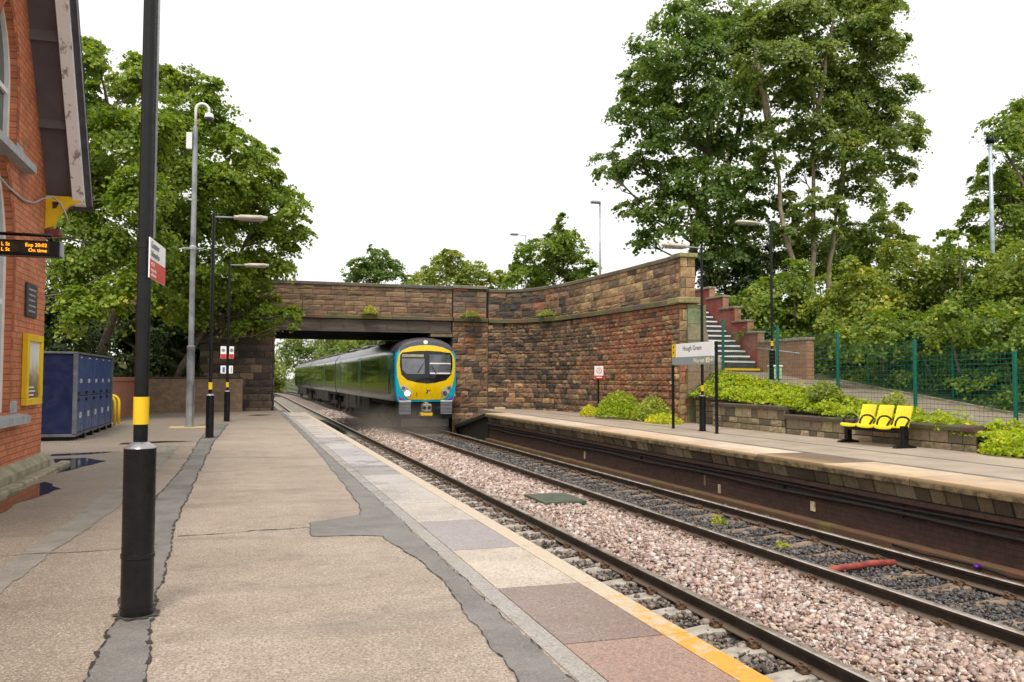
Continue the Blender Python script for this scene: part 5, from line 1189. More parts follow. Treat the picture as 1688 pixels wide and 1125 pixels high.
# roof dome over the windscreen, following the nose
mb = MB(); n = 25; vv = []; ff = []
up_ = [p for p in yel if p[1] > 2.0]; xs2 = np.linspace(-1.1, 1.1, n); oy = sorted([(x, z) for x, z in OUT0 if z > 1.9]); yy_ = sorted([(x, z) for x, z in yel if z > 2.0])
def interp(t, x): return float(np.interp(x, [p[0] for p in t], [p[1] for p in t]))
for x in xs2:
    zb, zt = interp(yy_, x)+.02, interp(oy, x)-.005
    zb = min(zb, zt-.02)
    for k in range(5): z = zb+(zt-zb)*k/4; vv.append((XC+x, fy(x, z)-.008, z))
ff = [(i*5+k, (i+1)*5+k, (i+1)*5+k+1, i*5+k+1) for i in range(n-1) for k in range(4)]; mb.add(vv, ff); sub(mb, 'roof_dome', M['troof'], cab, smooth=True, fixn=False)
face_panel('roof_lamp', px([(697.5+3.8*math.cos(a), 562+3.5*math.sin(a)) for a in np.linspace(0, 2*PI, 15)[:-1]]), simple('roof_lamp_glass', (.75, .75, .7), .15), .02, train, 2)
# emblem: four leaning blades
for a0 in range(4):
    a = a0*PI/2+.5; pts = [(0, 0), (.03, .035), (.13, .015), (.05, -.01)]; q = [(.06+x*math.cos(a)-z*math.sin(a), .70+x*math.sin(a)+z*math.cos(a)) for x, z in pts]
    face_panel('emblem_blade', q, (M['ink'], M['cabside'], M['ink'], M['white'])[a0], .02, train, 2)
face_panel('lamp_iron', px([(682.5, 647), (683.5, 647), (683.5, 653), (682.5, 653)]), M['rust'], .03, train, 2)
for s in (1, -1):
    q = [(653, 651), (655.5, 655), (664, 659.5), (672, 662.5), (656, 662.5)]
    if s < 0: q = [(1398-a, b_) for a, b_ in q[::-1]]
    face_panel('purple_flash', px(q), M['purple'], .012, train, 3, 2)
# below the nose: valance, ribbed corner grilles, coupler, yellow step
mb = MB(); mb.bbox(XC-1.1, XC+1.1, YF+.1, YF+.9, -.42, .33, .05); mb.build('valance', M['dark'], train)
for s in (-1, 1):
    mb = MB()
    for k in range(9): mb.bbox(XC+s*.86-.24, XC+s*.86+.24, YF-.02, YF+.2, .235-.058*k, .235-.058*k+.036, .006)
    mb.bbox(XC+s*.86-.23, XC+s*.86+.23, YF+.03, YF+.4, -.27, .26, .02, 1); mb.bbox(XC+s*.86-.245, XC+s*.86+.245, YF-.03, YF+.2, .285, .335, .01, 2)
    mb.build('corner_grille', [simple('grille_grey', (.22, .22, .24), .4), M['dark'], M['white']], train)
mb = MB(); mb.bbox(XC-.02, XC+.36, YF-.28, YF+.3, -.13, .2, .03); mb.bbox(XC+.08, XC+.26, YF-.1, YF+.3, .2, .26, .02)
for s in (.06, .26): mb.tube([(XC+s, YF-.285, .04), (XC+s, YF-.20, .04)], .07, 14, 1)
mb.v = [(x-.17+.0, y, z) for x, y, z in mb.v]; mb.build('coupler', [simple('coupler_metal', (.32, .29, .25), .5, .4, var=.4, scale=20), M['dark']], train)
mb = MB(); mb.bbox(XC-.24, XC+.24, YF-.24, YF+.1, -.30, -.15, .03); mb.build('yellow_step', M['tyel'], train)
mb = MB()
for s in (-.36, .38, .5): mb.tube([(XC+s, YF-.02, .15), (XC+s+.03, YF-.14, -.05), (XC+s-.02, YF-.05, -.3)], .018, 8)
mb.build('brake_hose', M['black'], train, smooth=True); mb = MB(); mb.bbox(XC-1.0, XC+1.0, YF+.1, YF+.25, -.75, -.42, .03); mb.build('snow_guard', M['under'], train)
mb = MB(); mb.bbox(XC+1.2, XC+1.245, YF+.02, YF+.18, .62, .74, .006); mb.bbox(XC+1.2, XC+1.245, YF+.02, YF+.18, .5, .615, .006, 1); mb.build('tail_marker', [M['red'], M['white']], train)
mb = MB()
for s in (-1, 1): mb.tube([(XC+s*1.306, YF+1.28, .6), (XC+s*1.33, YF+1.28, .8), (XC+s*1.33, YF+1.28, 1.5), (XC+s*1.306, YF+1.28, 1.7)], .016, 6)
mb.build('grab_rail', M['black'], train, smooth=True)

# ------------------------------------------------------------------ trees, hedges, plants
M['leafL'] = leaf_mat('sycamore_leaf_light', (.115, .18, .022), (.25, .355, .042), (.43, .52, .08), .5)
M['leafA'] = leaf_mat('sycamore_leaf_dark', (.08, .145, .034), (.17, .27, .06), (.30, .40, .09), .5)
M['leafB'] = leaf_mat('poplar_leaf', (.11, .17, .042), (.22, .295, .066), (.37, .42, .115), .5)
M['leafH'] = leaf_mat('hedge_leaf', (.09, .15, .024), (.21, .31, .04), (.38, .45, .06), .46)
M['leafY'] = leaf_mat('weed_leaf', (.21, .31, .015), (.43, .53, .02), (.66, .66, .035), .48)
M['leafF'] = leaf_mat('far_leaf', (.15, .21, .035), (.28, .35, .05), (.44, .47, .07), .45)
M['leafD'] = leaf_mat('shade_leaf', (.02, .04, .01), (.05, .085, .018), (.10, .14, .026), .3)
def norm(v): return v/np.maximum(np.linalg.norm(v, axis=-1, keepdims=True), 1e-9)
def leaves(blobs, per, size, flat=.55, tuft=.34, up_=.75, shell=.45, gap=1.0):
    """blobs: (x, y, z, r). Sprays of leaves spread through each blob's volume, denser near its skin."""
    V = []; A = []
    for (x, y, z, r) in blobs:
        nt_ = max(5, int(gap*16*(r/1.2)**1.35)); d = norm(rng.normal(size=(nt_, 3))); d[:, 2] = d[:, 2]*.85+.1
        q = np.array([x, y, z])+d*(r*rng.uniform(shell, 1.02, (nt_, 1))); nrm = norm(d*.55+np.array([0, 0, up_])+rng.normal(size=(nt_, 3))*.22)
        n = int(per*r*r/nt_) + 6; R = tuft*r*rng.uniform(.65, 1.35, (nt_, 1, 1))
        g = rng.normal(size=(nt_, n, 3))*np.array([1, 1, flat*.55])*R*.62
        t1 = norm(np.cross(nrm, np.array([.3, .9, .2]))); t2 = np.cross(nrm, t1)
        c = q[:, None]+g[..., :1]*t1[:, None]+g[..., 1:2]*t2[:, None]+g[..., 2:]*nrm[:, None]
        c[..., 2] -= .22*(g[..., 0]**2+g[..., 1]**2)/np.maximum(R[..., 0], .05)
        out = norm(c-np.array([x, y, z])); ln = norm(nrm[:, None]*.9+rng.normal(size=c.shape)*.5+out*.3)
        ax = norm(np.cross(ln, rng.normal(size=c.shape))); bx = np.cross(ln, ax); s = size*rng.uniform(.6, 1.3, c.shape[:2]+(1,))
        b0 = c-ax*s*.5; tip = c+ax*s*.5-ln*s*.12; l_ = c+bx*s*.42+ln*s*.10-ax*s*.05; r_ = c-bx*s*.42+ln*s*.10-ax*s*.05
        V.append(np.stack([b0, r_, tip, l_], 2).reshape(-1, 3)); hue = np.clip(rng.normal(.48, .22, c.shape[:2])+rng.normal(0, .12, (nt_, 1)), 0, 1); A.append(np.repeat(hue.reshape(-1), 4))
    V = np.concatenate(V); A = np.concatenate(A); n = len(V)//4; i = np.arange(n)[:, None]*4
    f = np.concatenate([i+np.array([[0, 1, 2]]), i+np.array([[0, 2, 3]])], 0); return V, f, A
def limb(mb, a, b_, ra, rb, wob=.06, n=6, m=0):
    a, b_ = Vector(a), Vector(b_); L_ = (b_-a).length; pts = []; rs = []
    for k in range(n+1):
        t = k/n; p = a.lerp(b_, t); w_ = wob*L_*math.sin(PI*t); pts.append(p+Vector((rnd.uniform(-1, 1)*w_*.5, rnd.uniform(-1, 1)*w_*.5, w_*.4*(1 if rnd.random() < .6 else -.3)))); rs.append(ra+(rb-ra)*t)
    mb.tube(pts, rs, 7, m); return pts
def tree(name, label, base, blobs, per, size, mat, trunk_r=.2, stems=None, bark='bark', group=None, cat='tree', limbs=True, **k):
    t = thing(name, label, cat, tuple(base), group); V, f, A = leaves(blobs, per, size, **k)
    np_mesh('crown', V, f, mat, A, 'leaf', parent=t)
    mb = MB(); cx = sum(b_[0] for b_ in blobs)/len(blobs); cy = sum(b_[1] for b_ in blobs)/len(blobs); zt = max(b_[2] for b_ in blobs)
    tops = stems or [(base, (cx, cy, base[2]+(zt-base[2])*.8))]; lines = []
    for a, b_ in tops: lines.append(limb(mb, Vector(a)-Vector((0, 0, .5)), b_, trunk_r, trunk_r*.3, .03, 8))
    if limbs:
        for (x, y, z, r) in blobs:
            q = Vector((x, y, z)); pts = min(lines, key=lambda l: min((p-q).length for p in l)); c = [p for p in pts if p.z < z-.1*r] or pts[:1]; p = min(c, key=lambda p: (p-q).length+.5*abs((z-p.z)-(q-p).length*.6))
            e = limb(mb, p, q, trunk_r*.22, .015, .1, 5)
            for _ in range(3):
                d = Vector((rnd.gauss(0, 1), rnd.gauss(0, 1), rnd.gauss(.2, .6))).normalized(); limb(mb, e[3], q+d*r*.85, trunk_r*.1+.006, .008, .1, 4)
    mb.build('trunk', M[bark], t, smooth=True); return t
def PB(lst, z0, jit=1.2, k=1.0):
    """blobs read off the photograph: pixel, radius in pixels, at depths scattered about z0"""
    out = []
    for e in lst:
        x, y, r = e[:3]; d = z0+(e[3] if len(e) > 3 else 0)+rnd.uniform(-jit, jit); p = W(x, y, d); out.append((p.x, p.y, p.z, r*d/F*k))
    return out
# left bank and trees
grid('left_bank', lambda x, y: .55+min(3.2, max(0, (-3.9-x)*.42))+(.6*min(1, max(0, (y-24)/8)))+.12*math.sin(x*2+y*1.3), np.linspace(-16, -3.9, 16), np.linspace(23.6, 33.6, 14), M['earth'])
grid('left_bank', lambda x, y: .3+min(3.4, max(0, (-5.4-x)*.5)), np.linspace(-60, -5.4, 16), np.linspace(13.4, 23.7, 10), M['earth'])
tree('sycamore_tree', 'broad sycamore tree close behind the station building and lockers', (-7.2, 25.6, 1.4), PB([(150, 105, 42), (130, 170, 55), (215, 130, 52), (185, 210, 62), (120, 260, 60), (240, 215, 55), (170, 300, 70), (235, 320, 62), (115, 350, 60), (180, 400, 68), (250, 410, 55), (120, 440, 60), (205, 475, 55), (140, 510, 55), (150, 75, 24), (255, 130, 36)], 25.2, 1.6), 2300, .135, M['leafL'], .16, gap=1.6, shell=.25)
tree('sycamore_tree', 'tall sycamore tree behind the galvanised camera pole, the middle of the left trees', (-5.0, 31.4, 1.6), PB([(300, 140, 42), (345, 150, 32), (290, 210, 58), (350, 215, 52), (395, 240, 36), (310, 285, 62), (365, 300, 56), (285, 360, 60), (340, 380, 58), (300, 440, 58), (360, 455, 52), (320, 505, 46), (270, 490, 48), (260, 270, 50)], 29.5, 1.3), 2500, .135, M['leafL'], .16, gap=1.6, shell=.25)
tree('sycamore_tree', 'spreading sycamore whose branches hang over the left end of the bridge', (-2.6, 33.2, 1.2), PB([(425, 265, 36), (410, 310, 48), (455, 320, 40), (485, 345, 28), (500, 385, 22), (430, 375, 48), (470, 395, 36), (400, 430, 46), (445, 440, 38), (400, 490, 40), (440, 505, 34), (475, 520, 24), (485, 538, 12), (390, 350, 44), (455, 290, 20), (430, 535, 26), (395, 535, 28), (440, 255, 18)], 30.6, 1.0), 2800, .135, M['leafL'], .13, gap=1.7, shell=.25)
def bush(label, blobs, mat, per=900, size=.13, name='bush', group=None, base=None, **k):
    b0 = blobs[0]; base = base or (sum(b_[0] for b_ in blobs)/len(blobs), sum(b_[1] for b_ in blobs)/len(blobs), min(b_[2]-b_[3] for b_ in blobs)); t = thing(name, label, 'bush' if name == 'bush' else name.replace('_', ' '), base, group)
    k.setdefault('shell', .5); V, f, A = leaves(blobs, per, size, up_=.5, **k); np_mesh('foliage', V, f, mat, A, 'leaf', parent=t); mb = MB()
    for (x, y, z, r) in blobs: limb(mb, (x*.7+base[0]*.3, y*.7+base[1]*.3, min(base[2], z-r)), (x, y, z), .035, .012, .08, 4)
    mb.build('stems', M['bark'], t); return t
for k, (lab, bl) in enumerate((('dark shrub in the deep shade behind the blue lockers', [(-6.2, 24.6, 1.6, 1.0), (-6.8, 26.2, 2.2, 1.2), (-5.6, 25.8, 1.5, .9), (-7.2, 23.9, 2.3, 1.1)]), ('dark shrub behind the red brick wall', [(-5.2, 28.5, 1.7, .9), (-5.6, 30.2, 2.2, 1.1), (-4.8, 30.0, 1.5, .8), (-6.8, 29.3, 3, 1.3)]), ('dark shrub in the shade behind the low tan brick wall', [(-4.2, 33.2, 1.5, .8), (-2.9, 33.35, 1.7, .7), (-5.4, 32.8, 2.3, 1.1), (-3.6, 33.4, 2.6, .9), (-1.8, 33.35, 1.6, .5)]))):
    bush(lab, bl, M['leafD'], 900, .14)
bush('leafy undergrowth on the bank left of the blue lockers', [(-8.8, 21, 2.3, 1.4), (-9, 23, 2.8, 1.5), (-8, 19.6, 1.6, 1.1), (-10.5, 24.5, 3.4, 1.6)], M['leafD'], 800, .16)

grid('road_bank', lambda x, y: min(3.8, .9+max(0, (-1.5-x)*.6)+(y-33.7)*.35), np.linspace(-30, -1.6, 20), np.linspace(33.7, 44.3, 10), M['earth'])
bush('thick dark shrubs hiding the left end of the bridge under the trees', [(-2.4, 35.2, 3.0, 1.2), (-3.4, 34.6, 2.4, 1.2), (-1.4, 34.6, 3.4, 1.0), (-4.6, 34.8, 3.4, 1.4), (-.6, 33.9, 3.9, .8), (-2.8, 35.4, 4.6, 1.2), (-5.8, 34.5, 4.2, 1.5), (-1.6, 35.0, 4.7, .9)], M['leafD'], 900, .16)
# right-hand trees
tree('maple_tree', 'big dark green maple on the embankment above the wing wall', (17.4, 31.5, 3.9), PB([(1120, 30, 48), (1175, 15, 46), (1225, 40, 50), (1090, 90, 48), (1150, 85, 50), (1210, 105, 52), (1060, 145, 42), (1115, 155, 52), (1180, 170, 55), (1240, 150, 44), (1035, 195, 38), (1085, 215, 48), (1150, 235, 55), (1215, 230, 48), (1012, 262, 32), (1060, 285, 46), (1120, 300, 50), (1190, 300, 52), (1245, 290, 38), (1075, 350, 40), (1130, 365, 46), (1195, 365, 50), (1060, 395, 26), (1240, 355, 38), (995, 285, 18), (1170, 410, 38), (1225, 415, 40), (1035, 345, 22)], 32.5, 1.8), 1500, .15, M['leafA'], .22, [((17.4, 31.5, 3.9), tuple(W(1180, 150, 32.5))), ((18.3, 32.0, 3.9), tuple(W(1235, 120, 33.2)))], gap=1.25)
tree('poplar_tree', 'slender pale stemmed tree leaning left with bare trunk, beside the maple', (20.9, 25.9, 3.9), PB([(1250, 60, 44), (1285, 25, 48), (1300, 95, 46), (1265, 130, 36), (1305, 160, 40), (1280, 215, 34), (1320, 55, 40), (1290, 330, 28), (1275, 385, 26), (1240, 105, 40), (1270, 260, 30), (1310, 10, 40), (1300, 390, 26)], 31.2, 1.2), 1800, .135, M['leafB'], .12, [(tuple(W(1320, 508, 31)), tuple(W(1262, 150, 31.4))), (tuple(W(1266, 180, 31.4)), tuple(W(1238, 40, 31.6)))], 'barkpale', gap=1.3, limbs=True)
tree('poplar_tree', 'tall pale stemmed tree standing upright at the centre of the right-hand clump', (21.6, 25.6, 3.9), PB([(1345, 20, 50), (1400, 10, 48), (1350, 90, 44), (1395, 75, 50), (1370, 140, 46), (1335, 200, 38), (1360, 250, 34), (1325, 290, 32), (1345, 330, 26), (1390, 195, 44), (1320, 130, 32), (1385, 245, 38), (1350, 150, 40), (1420, 40, 40), (1310, 230, 34), (1360, 380, 26), (1320, 345, 26)], 31.5, 1.3), 1800, .135, M['leafB'], .12, [(tuple(W(1338, 495, 31.5)), tuple(W(1343, 140, 31.5))), (tuple(W(1343, 150, 31.5)), tuple(W(1322, 40, 31.6))), (tuple(W(1343, 190, 31.5)), tuple(W(1375, 30, 31.6)))], 'barkpale', gap=1.3)
tree('poplar_tree', 'pale stemmed tree with the bushiest right side, rightmost of the clump', (22.5, 25.0, 3.9), PB([(1440, 35, 42), (1470, 70, 30), (1440, 110, 46), (1480, 150, 36), (1430, 180, 46), (1475, 215, 40), (1505, 225, 24), (1420, 255, 44), (1465, 275, 40), (1490, 290, 22), (1400, 310, 36), (1440, 322, 26), (1380, 345, 26), (1510, 205, 14), (1470, 15, 24), (1410, 215, 40), (1455, 185, 40), (1405, 140, 42), (1400, 380, 26), (1440, 5, 40)], 31.8, 1.2), 1800, .135, M['leafB'], .12, [(tuple(W(1364, 492, 31.8)), tuple(W(1382, 300, 31.8))), (tuple(W(1381, 310, 31.8)), tuple(W(1430, 90, 31.9)))], 'barkpale', gap=1.3)
tree('ash_tree', 'leafy tree cut off by the right edge behind the slim mast', (28.8, 22.4, 3.8), PB([(1668, 215, 40), (1700, 190, 44), (1650, 265, 34), (1695, 280, 56), (1640, 315, 34), (1670, 350, 46), (1620, 375, 36), (1700, 370, 50), (1612, 300, 18), (1605, 345, 20), (1650, 400, 40)], 33, 1.4), 1700, .14, M['leafH'], .16, gap=1.3)
tree('small_tree', 'small yellowish tree in front of the sky gap right of the poplars', (24, 28, 3.8), PB([(1455, 365, 34), (1485, 350, 22), (1430, 400, 34), (1480, 405, 34), (1515, 410, 24), (1410, 430, 28)], 35, 1.2), 1300, .14, M['leafF'], .08, gap=1.3)
# hedge and shrubs beyond the path
hb = []
for y in np.arange(7.5, 20.2, .62):
    for zz_, dx in ((.35, 0), (1.0, .15), (1.65, .35)): hb.append((16.45+dx+rnd.uniform(-.2, .2), y+rnd.uniform(-.2, .2), pz(y)+zz_+rnd.uniform(-.1, .15), .55*rnd.uniform(.85, 1.2)))
bush('long dark ivy hedge lining the far side of the sloping path', hb, M['leafH'], 1500, .095, 'hedge', base=(16.6, 14, .2))
SH = [('understorey bush growing among the pale trunks', [(1300, 400, 32), (1340, 420, 36), (1380, 400, 34), (1415, 395, 28), (1330, 365, 24), (1390, 440, 34), (1285, 430, 28), (1435, 430, 28), (1350, 455, 30)], 34, 'leafH'),
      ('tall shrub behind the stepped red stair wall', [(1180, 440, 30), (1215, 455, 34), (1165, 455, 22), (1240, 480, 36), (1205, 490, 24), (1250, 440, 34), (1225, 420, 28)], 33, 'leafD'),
      ('dense shrub right of the stair wall, at the feet of the pale trunks', [(1265, 500, 36), (1300, 480, 34), (1255, 535, 26), (1290, 530, 34), (1325, 520, 34), (1350, 500, 30), (1310, 450, 26)], 27, 'leafH'),
      ('broad bright shrub above the hedge in the middle of the right bank', [(1370, 520, 36), (1400, 480, 38), (1440, 500, 40), (1385, 550, 34), (1430, 545, 38), (1420, 455, 30)], 24.5, 'leafF'),
      ('yellowish shrub below the slim mast', [(1480, 460, 40), (1520, 440, 36), (1500, 500, 42), (1545, 480, 40), (1560, 440, 34), (1480, 420, 26)], 25, 'leafF'),
      ('dark shrub on the bank between the mast and the right edge', [(1590, 440, 38), (1630, 470, 42), (1600, 500, 42), (1650, 430, 36), (1580, 400, 24)], 24, 'leafH'),
      ('shrub at the right edge of the bank above the fence', [(1680, 450, 44), (1700, 500, 50), (1660, 520, 44), (1710, 420, 36)], 22, 'leafF'),
      ('low shrub on the bank directly above the hedge at the far right', [(1560, 530, 40), (1610, 545, 42), (1660, 555, 44), (1700, 560, 44)], 20.5, 'leafH'),
      ('low shrub on the bank above the hedge behind the second fence post', [(1400, 560, 32), (1450, 550, 34), (1500, 545, 38), (1520, 570, 34)], 22.5, 'leafH')]
for lab, l, d, mt in SH: bush(lab, PB(l, d, .7, 1.3), M[mt], 1900, .11, gap=1.4, shell=.3)
# planted bed and weeds
def ground_leaves(name, label, cat, pts, size, mat, hue=.5, kind=None):
    P = np.array(pts); n = len(P); ln = norm(rng.normal(size=(n, 3))*.55+np.array([-.25, -.25, .8])); ax = norm(np.cross(ln, rng.normal(size=(n, 3)))); bx = np.cross(ln, ax); s = size*rng.uniform(.5, 1.4, (n, 1))
    V = np.stack([P-ax*s*.5, P-bx*s*.4+ln*s*.08, P+ax*s*.5, P+bx*s*.4+ln*s*.08], 1).reshape(-1, 3); i = np.arange(n)[:, None]*4; f = np.concatenate([i+np.array([[0, 1, 2]]), i+np.array([[0, 2, 3]])])
    o = np_mesh(name, V, f, mat, np.repeat(np.clip(rng.normal(hue, .25, n), 0, 1), 4), 'leaf'); tag(o, label, cat, None, kind); return o
def bedz_(x, y): lo = (P2+.02 if y < 11.7 else .22+.5*max(0, min(1, (y-12)/9))); return lo+(pz(y)-lo)*min(1, max(0, (x-12.5)/.96))
pts = []
for _ in range(125):
    y = rnd.uniform(9.6, 21.5); x = rnd.uniform(12.52, 13.42); hgt = rnd.choice((.06, .1, .16, .24, .36))*rnd.uniform(.7, 1.2)*(1.25 if y < 13 else .8 if y > 18 else 1); r = rnd.uniform(.1, .3)
    for _ in range(95): a = rnd.uniform(0, 2*PI); q = r*math.sqrt(rnd.random()); pts.append((x+q*math.cos(a), y+q*math.sin(a), bedz_(x, y)+hgt*(1-.6*(q/r)**2)*rnd.uniform(.3, 1)))
for _ in range(9000): y = rnd.uniform(8, 22.3); x = rnd.uniform(12.46, 13.46); pts.append((x, y, bedz_(x, y)+rnd.uniform(.0, .12)))
ground_leaves('planted_cover', 'bright yellow green weeds covering the bed behind the stone retaining walls', 'ground cover', pts, .075, M['leafY'], .5, 'stuff')
def weed(label, x, y, z, r, h, n, mat, name='weed_clump', hue=.5, size=.07):
    pts = []
    for _ in range(n): a = rnd.uniform(0, 2*PI); q = r*math.sqrt(rnd.random()); pts.append((x+q*math.cos(a)*.8, y+q*math.sin(a)*1.3, z+h*(1-.75*(q/r)**2)*rnd.uniform(.15, 1)))
    ground_leaves(name, label, 'weeds', pts, size, mat, hue)
weed('large bright green weed clump at the foot of the wing wall', 11.75, 25.6, P2, .9, .95, 4200, M['leafY'], hue=.3)
weed('darker green weed clump between the wing wall and the name sign', 12.0, 23.7, P2, .7, .8, 2600, M['leafH'], hue=.8)
weed('low dry grass tuft beneath the name sign at the wall foot', 11.8, 22.6, P2, .6, .3, 1200, M['leafY'], hue=.75)
weed('small yellow weed at the post of the white and red warning sign', 11.4, 27.3, P2, .4, .4, 700, M['leafY'], hue=.8)
weed('greyish green shrub on the planted bed left of the yellow seats', 13.1, 17.0, .75, .45, .5, 1300, M['leafH'], 'weed_clump', .8)
weed('tall green weed behind the yellow seats', 13.0, 14.6, .4, .4, .62, 1100, M['leafF'], 'weed_clump', .6)
weed('bright weed clump spilling at the right end of the stone wall', 12.7, 11.3, P2, .6, .5, 1800, M['leafY'], 'weed_clump', .5)
weed('tiny green weed between the sleepers of the far track', 7.35, 12.2, -1.1, .14, .16, 130, M['leafH'], 'weed_clump', .9, .05)
weed('second tiny weed on the far track nearer the red pipe', 7.2, 10.3, -1.1, .12, .1, 90, M['leafH'], 'weed_clump', .9, .045)
weed('mossy weed tuft growing on the bridge string course over the girder', 4.9, BY-.16, 3.84, .4, .45, 700, M['leafF'], 'weed_clump', .8)
weed('mossy weed tuft growing on the string course at the pilaster', 9.2, BY-.2, 3.85, .55, .3, 700, M['leafF'], 'weed_clump', .6)
weed('weeds rooted along the string course of the wing wall', 11.9, 33.0, 3.82, .5, .3, 500, M['leafF'], 'weed_clump', .6)
pts = [(rnd.uniform(15.4, 23), rnd.uniform(20.6, 40), 0) for _ in range(26000)]; pts = [(x, y, (bank(x, y) if y < 27 else 3.85)+rnd.uniform(0, .25)) for x, y, _ in pts]
pts += [(x, y, bank(x, y)+rnd.uniform(0, .25)) for x, y in ((rnd.uniform(16.5, 26), rnd.uniform(6, 21)) for _ in range(26000))]
ground_leaves('bank_cover', 'ivy and low growth covering the right embankment', 'ground cover', pts, .13, M['leafH'], .4, 'stuff')
pts = [(rnd.uniform(-12, -3.95), rnd.uniform(23.7, 33.4)) for _ in range(16000)]
ground_leaves('left_bank_cover', 'dark ivy and undergrowth covering the shaded left bank', 'ground cover', [(x, y, .55+min(3.2, max(0, (-3.9-x)*.42))+.6*min(1, max(0, (y-24)/8))+rnd.uniform(0, .25)) for x, y in pts], .14, M['leafD'], .5, 'stuff')
# trees beyond the bridge
FT = [('round topped dark tree showing over the left of the parapet', [(590, 440, 22), (620, 425, 20), (610, 450, 26), (640, 445, 24), (578, 455, 16), (655, 455, 16), (617, 412, 11)], 62, 'leafA', .9),
      ('low bushy tree showing just over the middle of the parapet', [(680, 462, 16), (700, 465, 18), (690, 475, 18)], 62, 'leafF', 1),
      ('yellow green tree showing over the parapet above the train', [(735, 440, 24), (750, 425, 16), (770, 450, 26), (720, 455, 24), (795, 455, 22), (740, 415, 10), (755, 465, 24)], 58, 'leafF', 1),
      ('small yellowish tree beside the short street lamp', [(830, 462, 18), (845, 455, 14), (815, 468, 16)], 60, 'leafF', 1),
      ('largest tree beyond the bridge, right of the short street lamp', [(925, 365, 13), (920, 390, 24), (895, 410, 28), (940, 405, 28), (870, 435, 28), (910, 440, 34), (950, 440, 34), (860, 410, 14), (972, 440, 18), (890, 460, 28), (850, 455, 22), (955, 465, 24)], 48, 'leafH', .8)]
for lab, l, d, mt, g in FT: bl = PB(l, d, 1.2, 1.1); tree('far_tree', lab, (sum(b_[0] for b_ in bl)/len(bl), sum(b_[1] for b_ in bl)/len(bl), -1), bl, 800, .19, M[mt], .1, gap=g*1.3, group='trees beyond the bridge')
# cutting beyond the bridge
grid('far_bank', lambda x, y: -1.3+min(4.5, max(0, (x-10.4)*.5)), np.concatenate([np.linspace(10.4, 20, 8), [60]]), np.linspace(44.4, 260, 20), M['earth'])
M['verge'] = flat_mat('dry_verge', [(.35, (.33, .2, .09)), (.55, (.28, .24, .07)), (.7, (.16, .2, .05))], .5, .9, 12)
grid('far_verge', lambda x, y: -1.25+.25*max(0, x-(2.0+far_x(y)))*0+min(4, max(0, (.9+far_x(y)-x)*.45)), np.linspace(-60, 2.2, 40), np.linspace(44.6, 260, 40), M['verge'])
CT = [(12.6, 52, 3.2, 2.4), (13.4, 60, 3.6, 2.8), (12.8, 69, 3.9, 2.7), (13.2, 79, 4.2, 3.1), (12.6, 90, 4.5, 3.3), (11.5, 104, 5, 3.8), (9, 122, 4.4, 4.2), (3.5, 138, 3.2, 4.0), (-2.5, 150, 3.4, 4.4), (-9, 160, 4, 5)]
CN = ['first tree on the right of the cutting just beyond the bridge', 'second tree along the right of the cutting beyond the bridge', 'third tree along the right of the cutting, over the train\'s middle coach', 'fourth tree along the right of the cutting, over the last coach', 'fifth tree along the right of the cutting, past the train', 'sixth and tallest tree along the right of the cutting', 'hazy tree at the bend of the line, right side', 'yellowish tree closing the view at the bend of the line', 'low tree left of the far bend under the bridge', 'leftmost distant tree past the bridge pier']
CT += [(-5.2, 104, 4.8, 4.6), (-8, 122, 5, 5), (-3.6, 49, 3.4, 3.2), (-4.0, 57, 3.8, 3.6), (-3.8, 66, 3.8, 3.6), (-4.4, 76, 4.2, 4.0), (-4.6, 88, 4.4, 4.2)]
CN += ['sixth tree on the left of the cutting, just before the bend', 'seventh tree on the left of the cutting, at the bend', 'first tree on the left of the cutting behind the bridge pier', 'second tree on the left of the cutting behind the pier', 'third tree on the left of the cutting behind the pier', 'fourth tree on the left of the cutting behind the pier', 'fifth tree on the left of the cutting, nearest the bend']
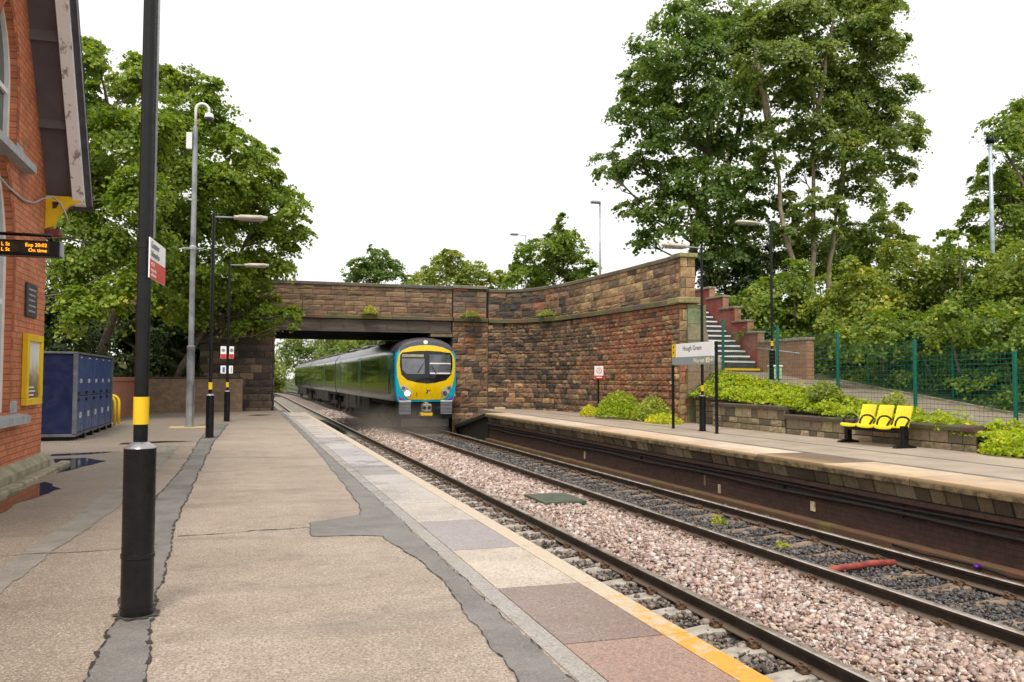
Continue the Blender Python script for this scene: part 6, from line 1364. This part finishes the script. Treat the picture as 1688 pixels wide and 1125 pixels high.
for (x, y, z, r), lab in zip(CT, CN):
    bl = [(x+rnd.uniform(-.6, .6)*r, y+rnd.uniform(-.8, .8)*r, z-.9*r+rnd.uniform(0, 1.5)*r, r*rnd.uniform(.4, .62)) for _ in range(9)]
    tree('far_tree', lab, (x, y, 0), bl, 130, .38, M['leafF' if y > 130 else 'leafA' if x < 0 else 'leafB'], .18, group='trees in the cutting')
pts = []
for _ in range(6000): y = rnd.uniform(60, 165); x = rnd.uniform(-5, 1.6)+far_x(y); pts.append((x, y, -1.2+max(0, (.9+far_x(y)-x)*.45)+rnd.uniform(0, 1.1)))
ground_leaves('verge_growth', 'yellow green grass and scrub on the verge beyond the bridge', 'ground cover', pts, .35, M['leafH'], .6, 'stuff')

# spray thrown up from the wet track by the train
mb = MB(); bm = bmesh.new(); bmesh.ops.create_uvsphere(bm, u_segments=24, v_segments=14, radius=1)
mb.add([(6.1+v.co.x*2.1+.4*v.co.y, 38+v.co.y*10.5, -.75+v.co.z*1.05) for v in bm.verts], [[v.index for v in f.verts] for f in bm.faces]); bm.free()
m = bpy.data.materials.new('spray'); m.use_nodes = True; nt = m.node_tree; nt.nodes.clear(); out = N(nt, 'ShaderNodeOutputMaterial'); pv = N(nt, 'ShaderNodeVolumePrincipled'); pv.inputs['Color'].default_value = (.62, .53, .45, 1)
tc = N(nt, 'ShaderNodeTexCoord'); mp = N(nt, 'ShaderNodeMapping'); mp.inputs['Location'].default_value = (-1, -1, -1); mp.inputs['Scale'].default_value = (2, 2, 2); L(nt, tc.outputs['Generated'], mp.inputs[0])
ln_ = N(nt, 'ShaderNodeVectorMath'); ln_.operation = 'LENGTH'; L(nt, mp.outputs[0], ln_.inputs[0])
L(nt, math_(nt, 'MULTIPLY', fr(nt, ln_.outputs['Value'], .95, .3), fr(nt, noise(nt, .7, None, 4), .35, .65, .05, .34)), pv.inputs['Density']); L(nt, pv.outputs[0], out.inputs['Volume'])
stuff(mb.build('spray', m, smooth=True), 'brownish cloud of spray and mist low around the wheels of the train', 'spray')
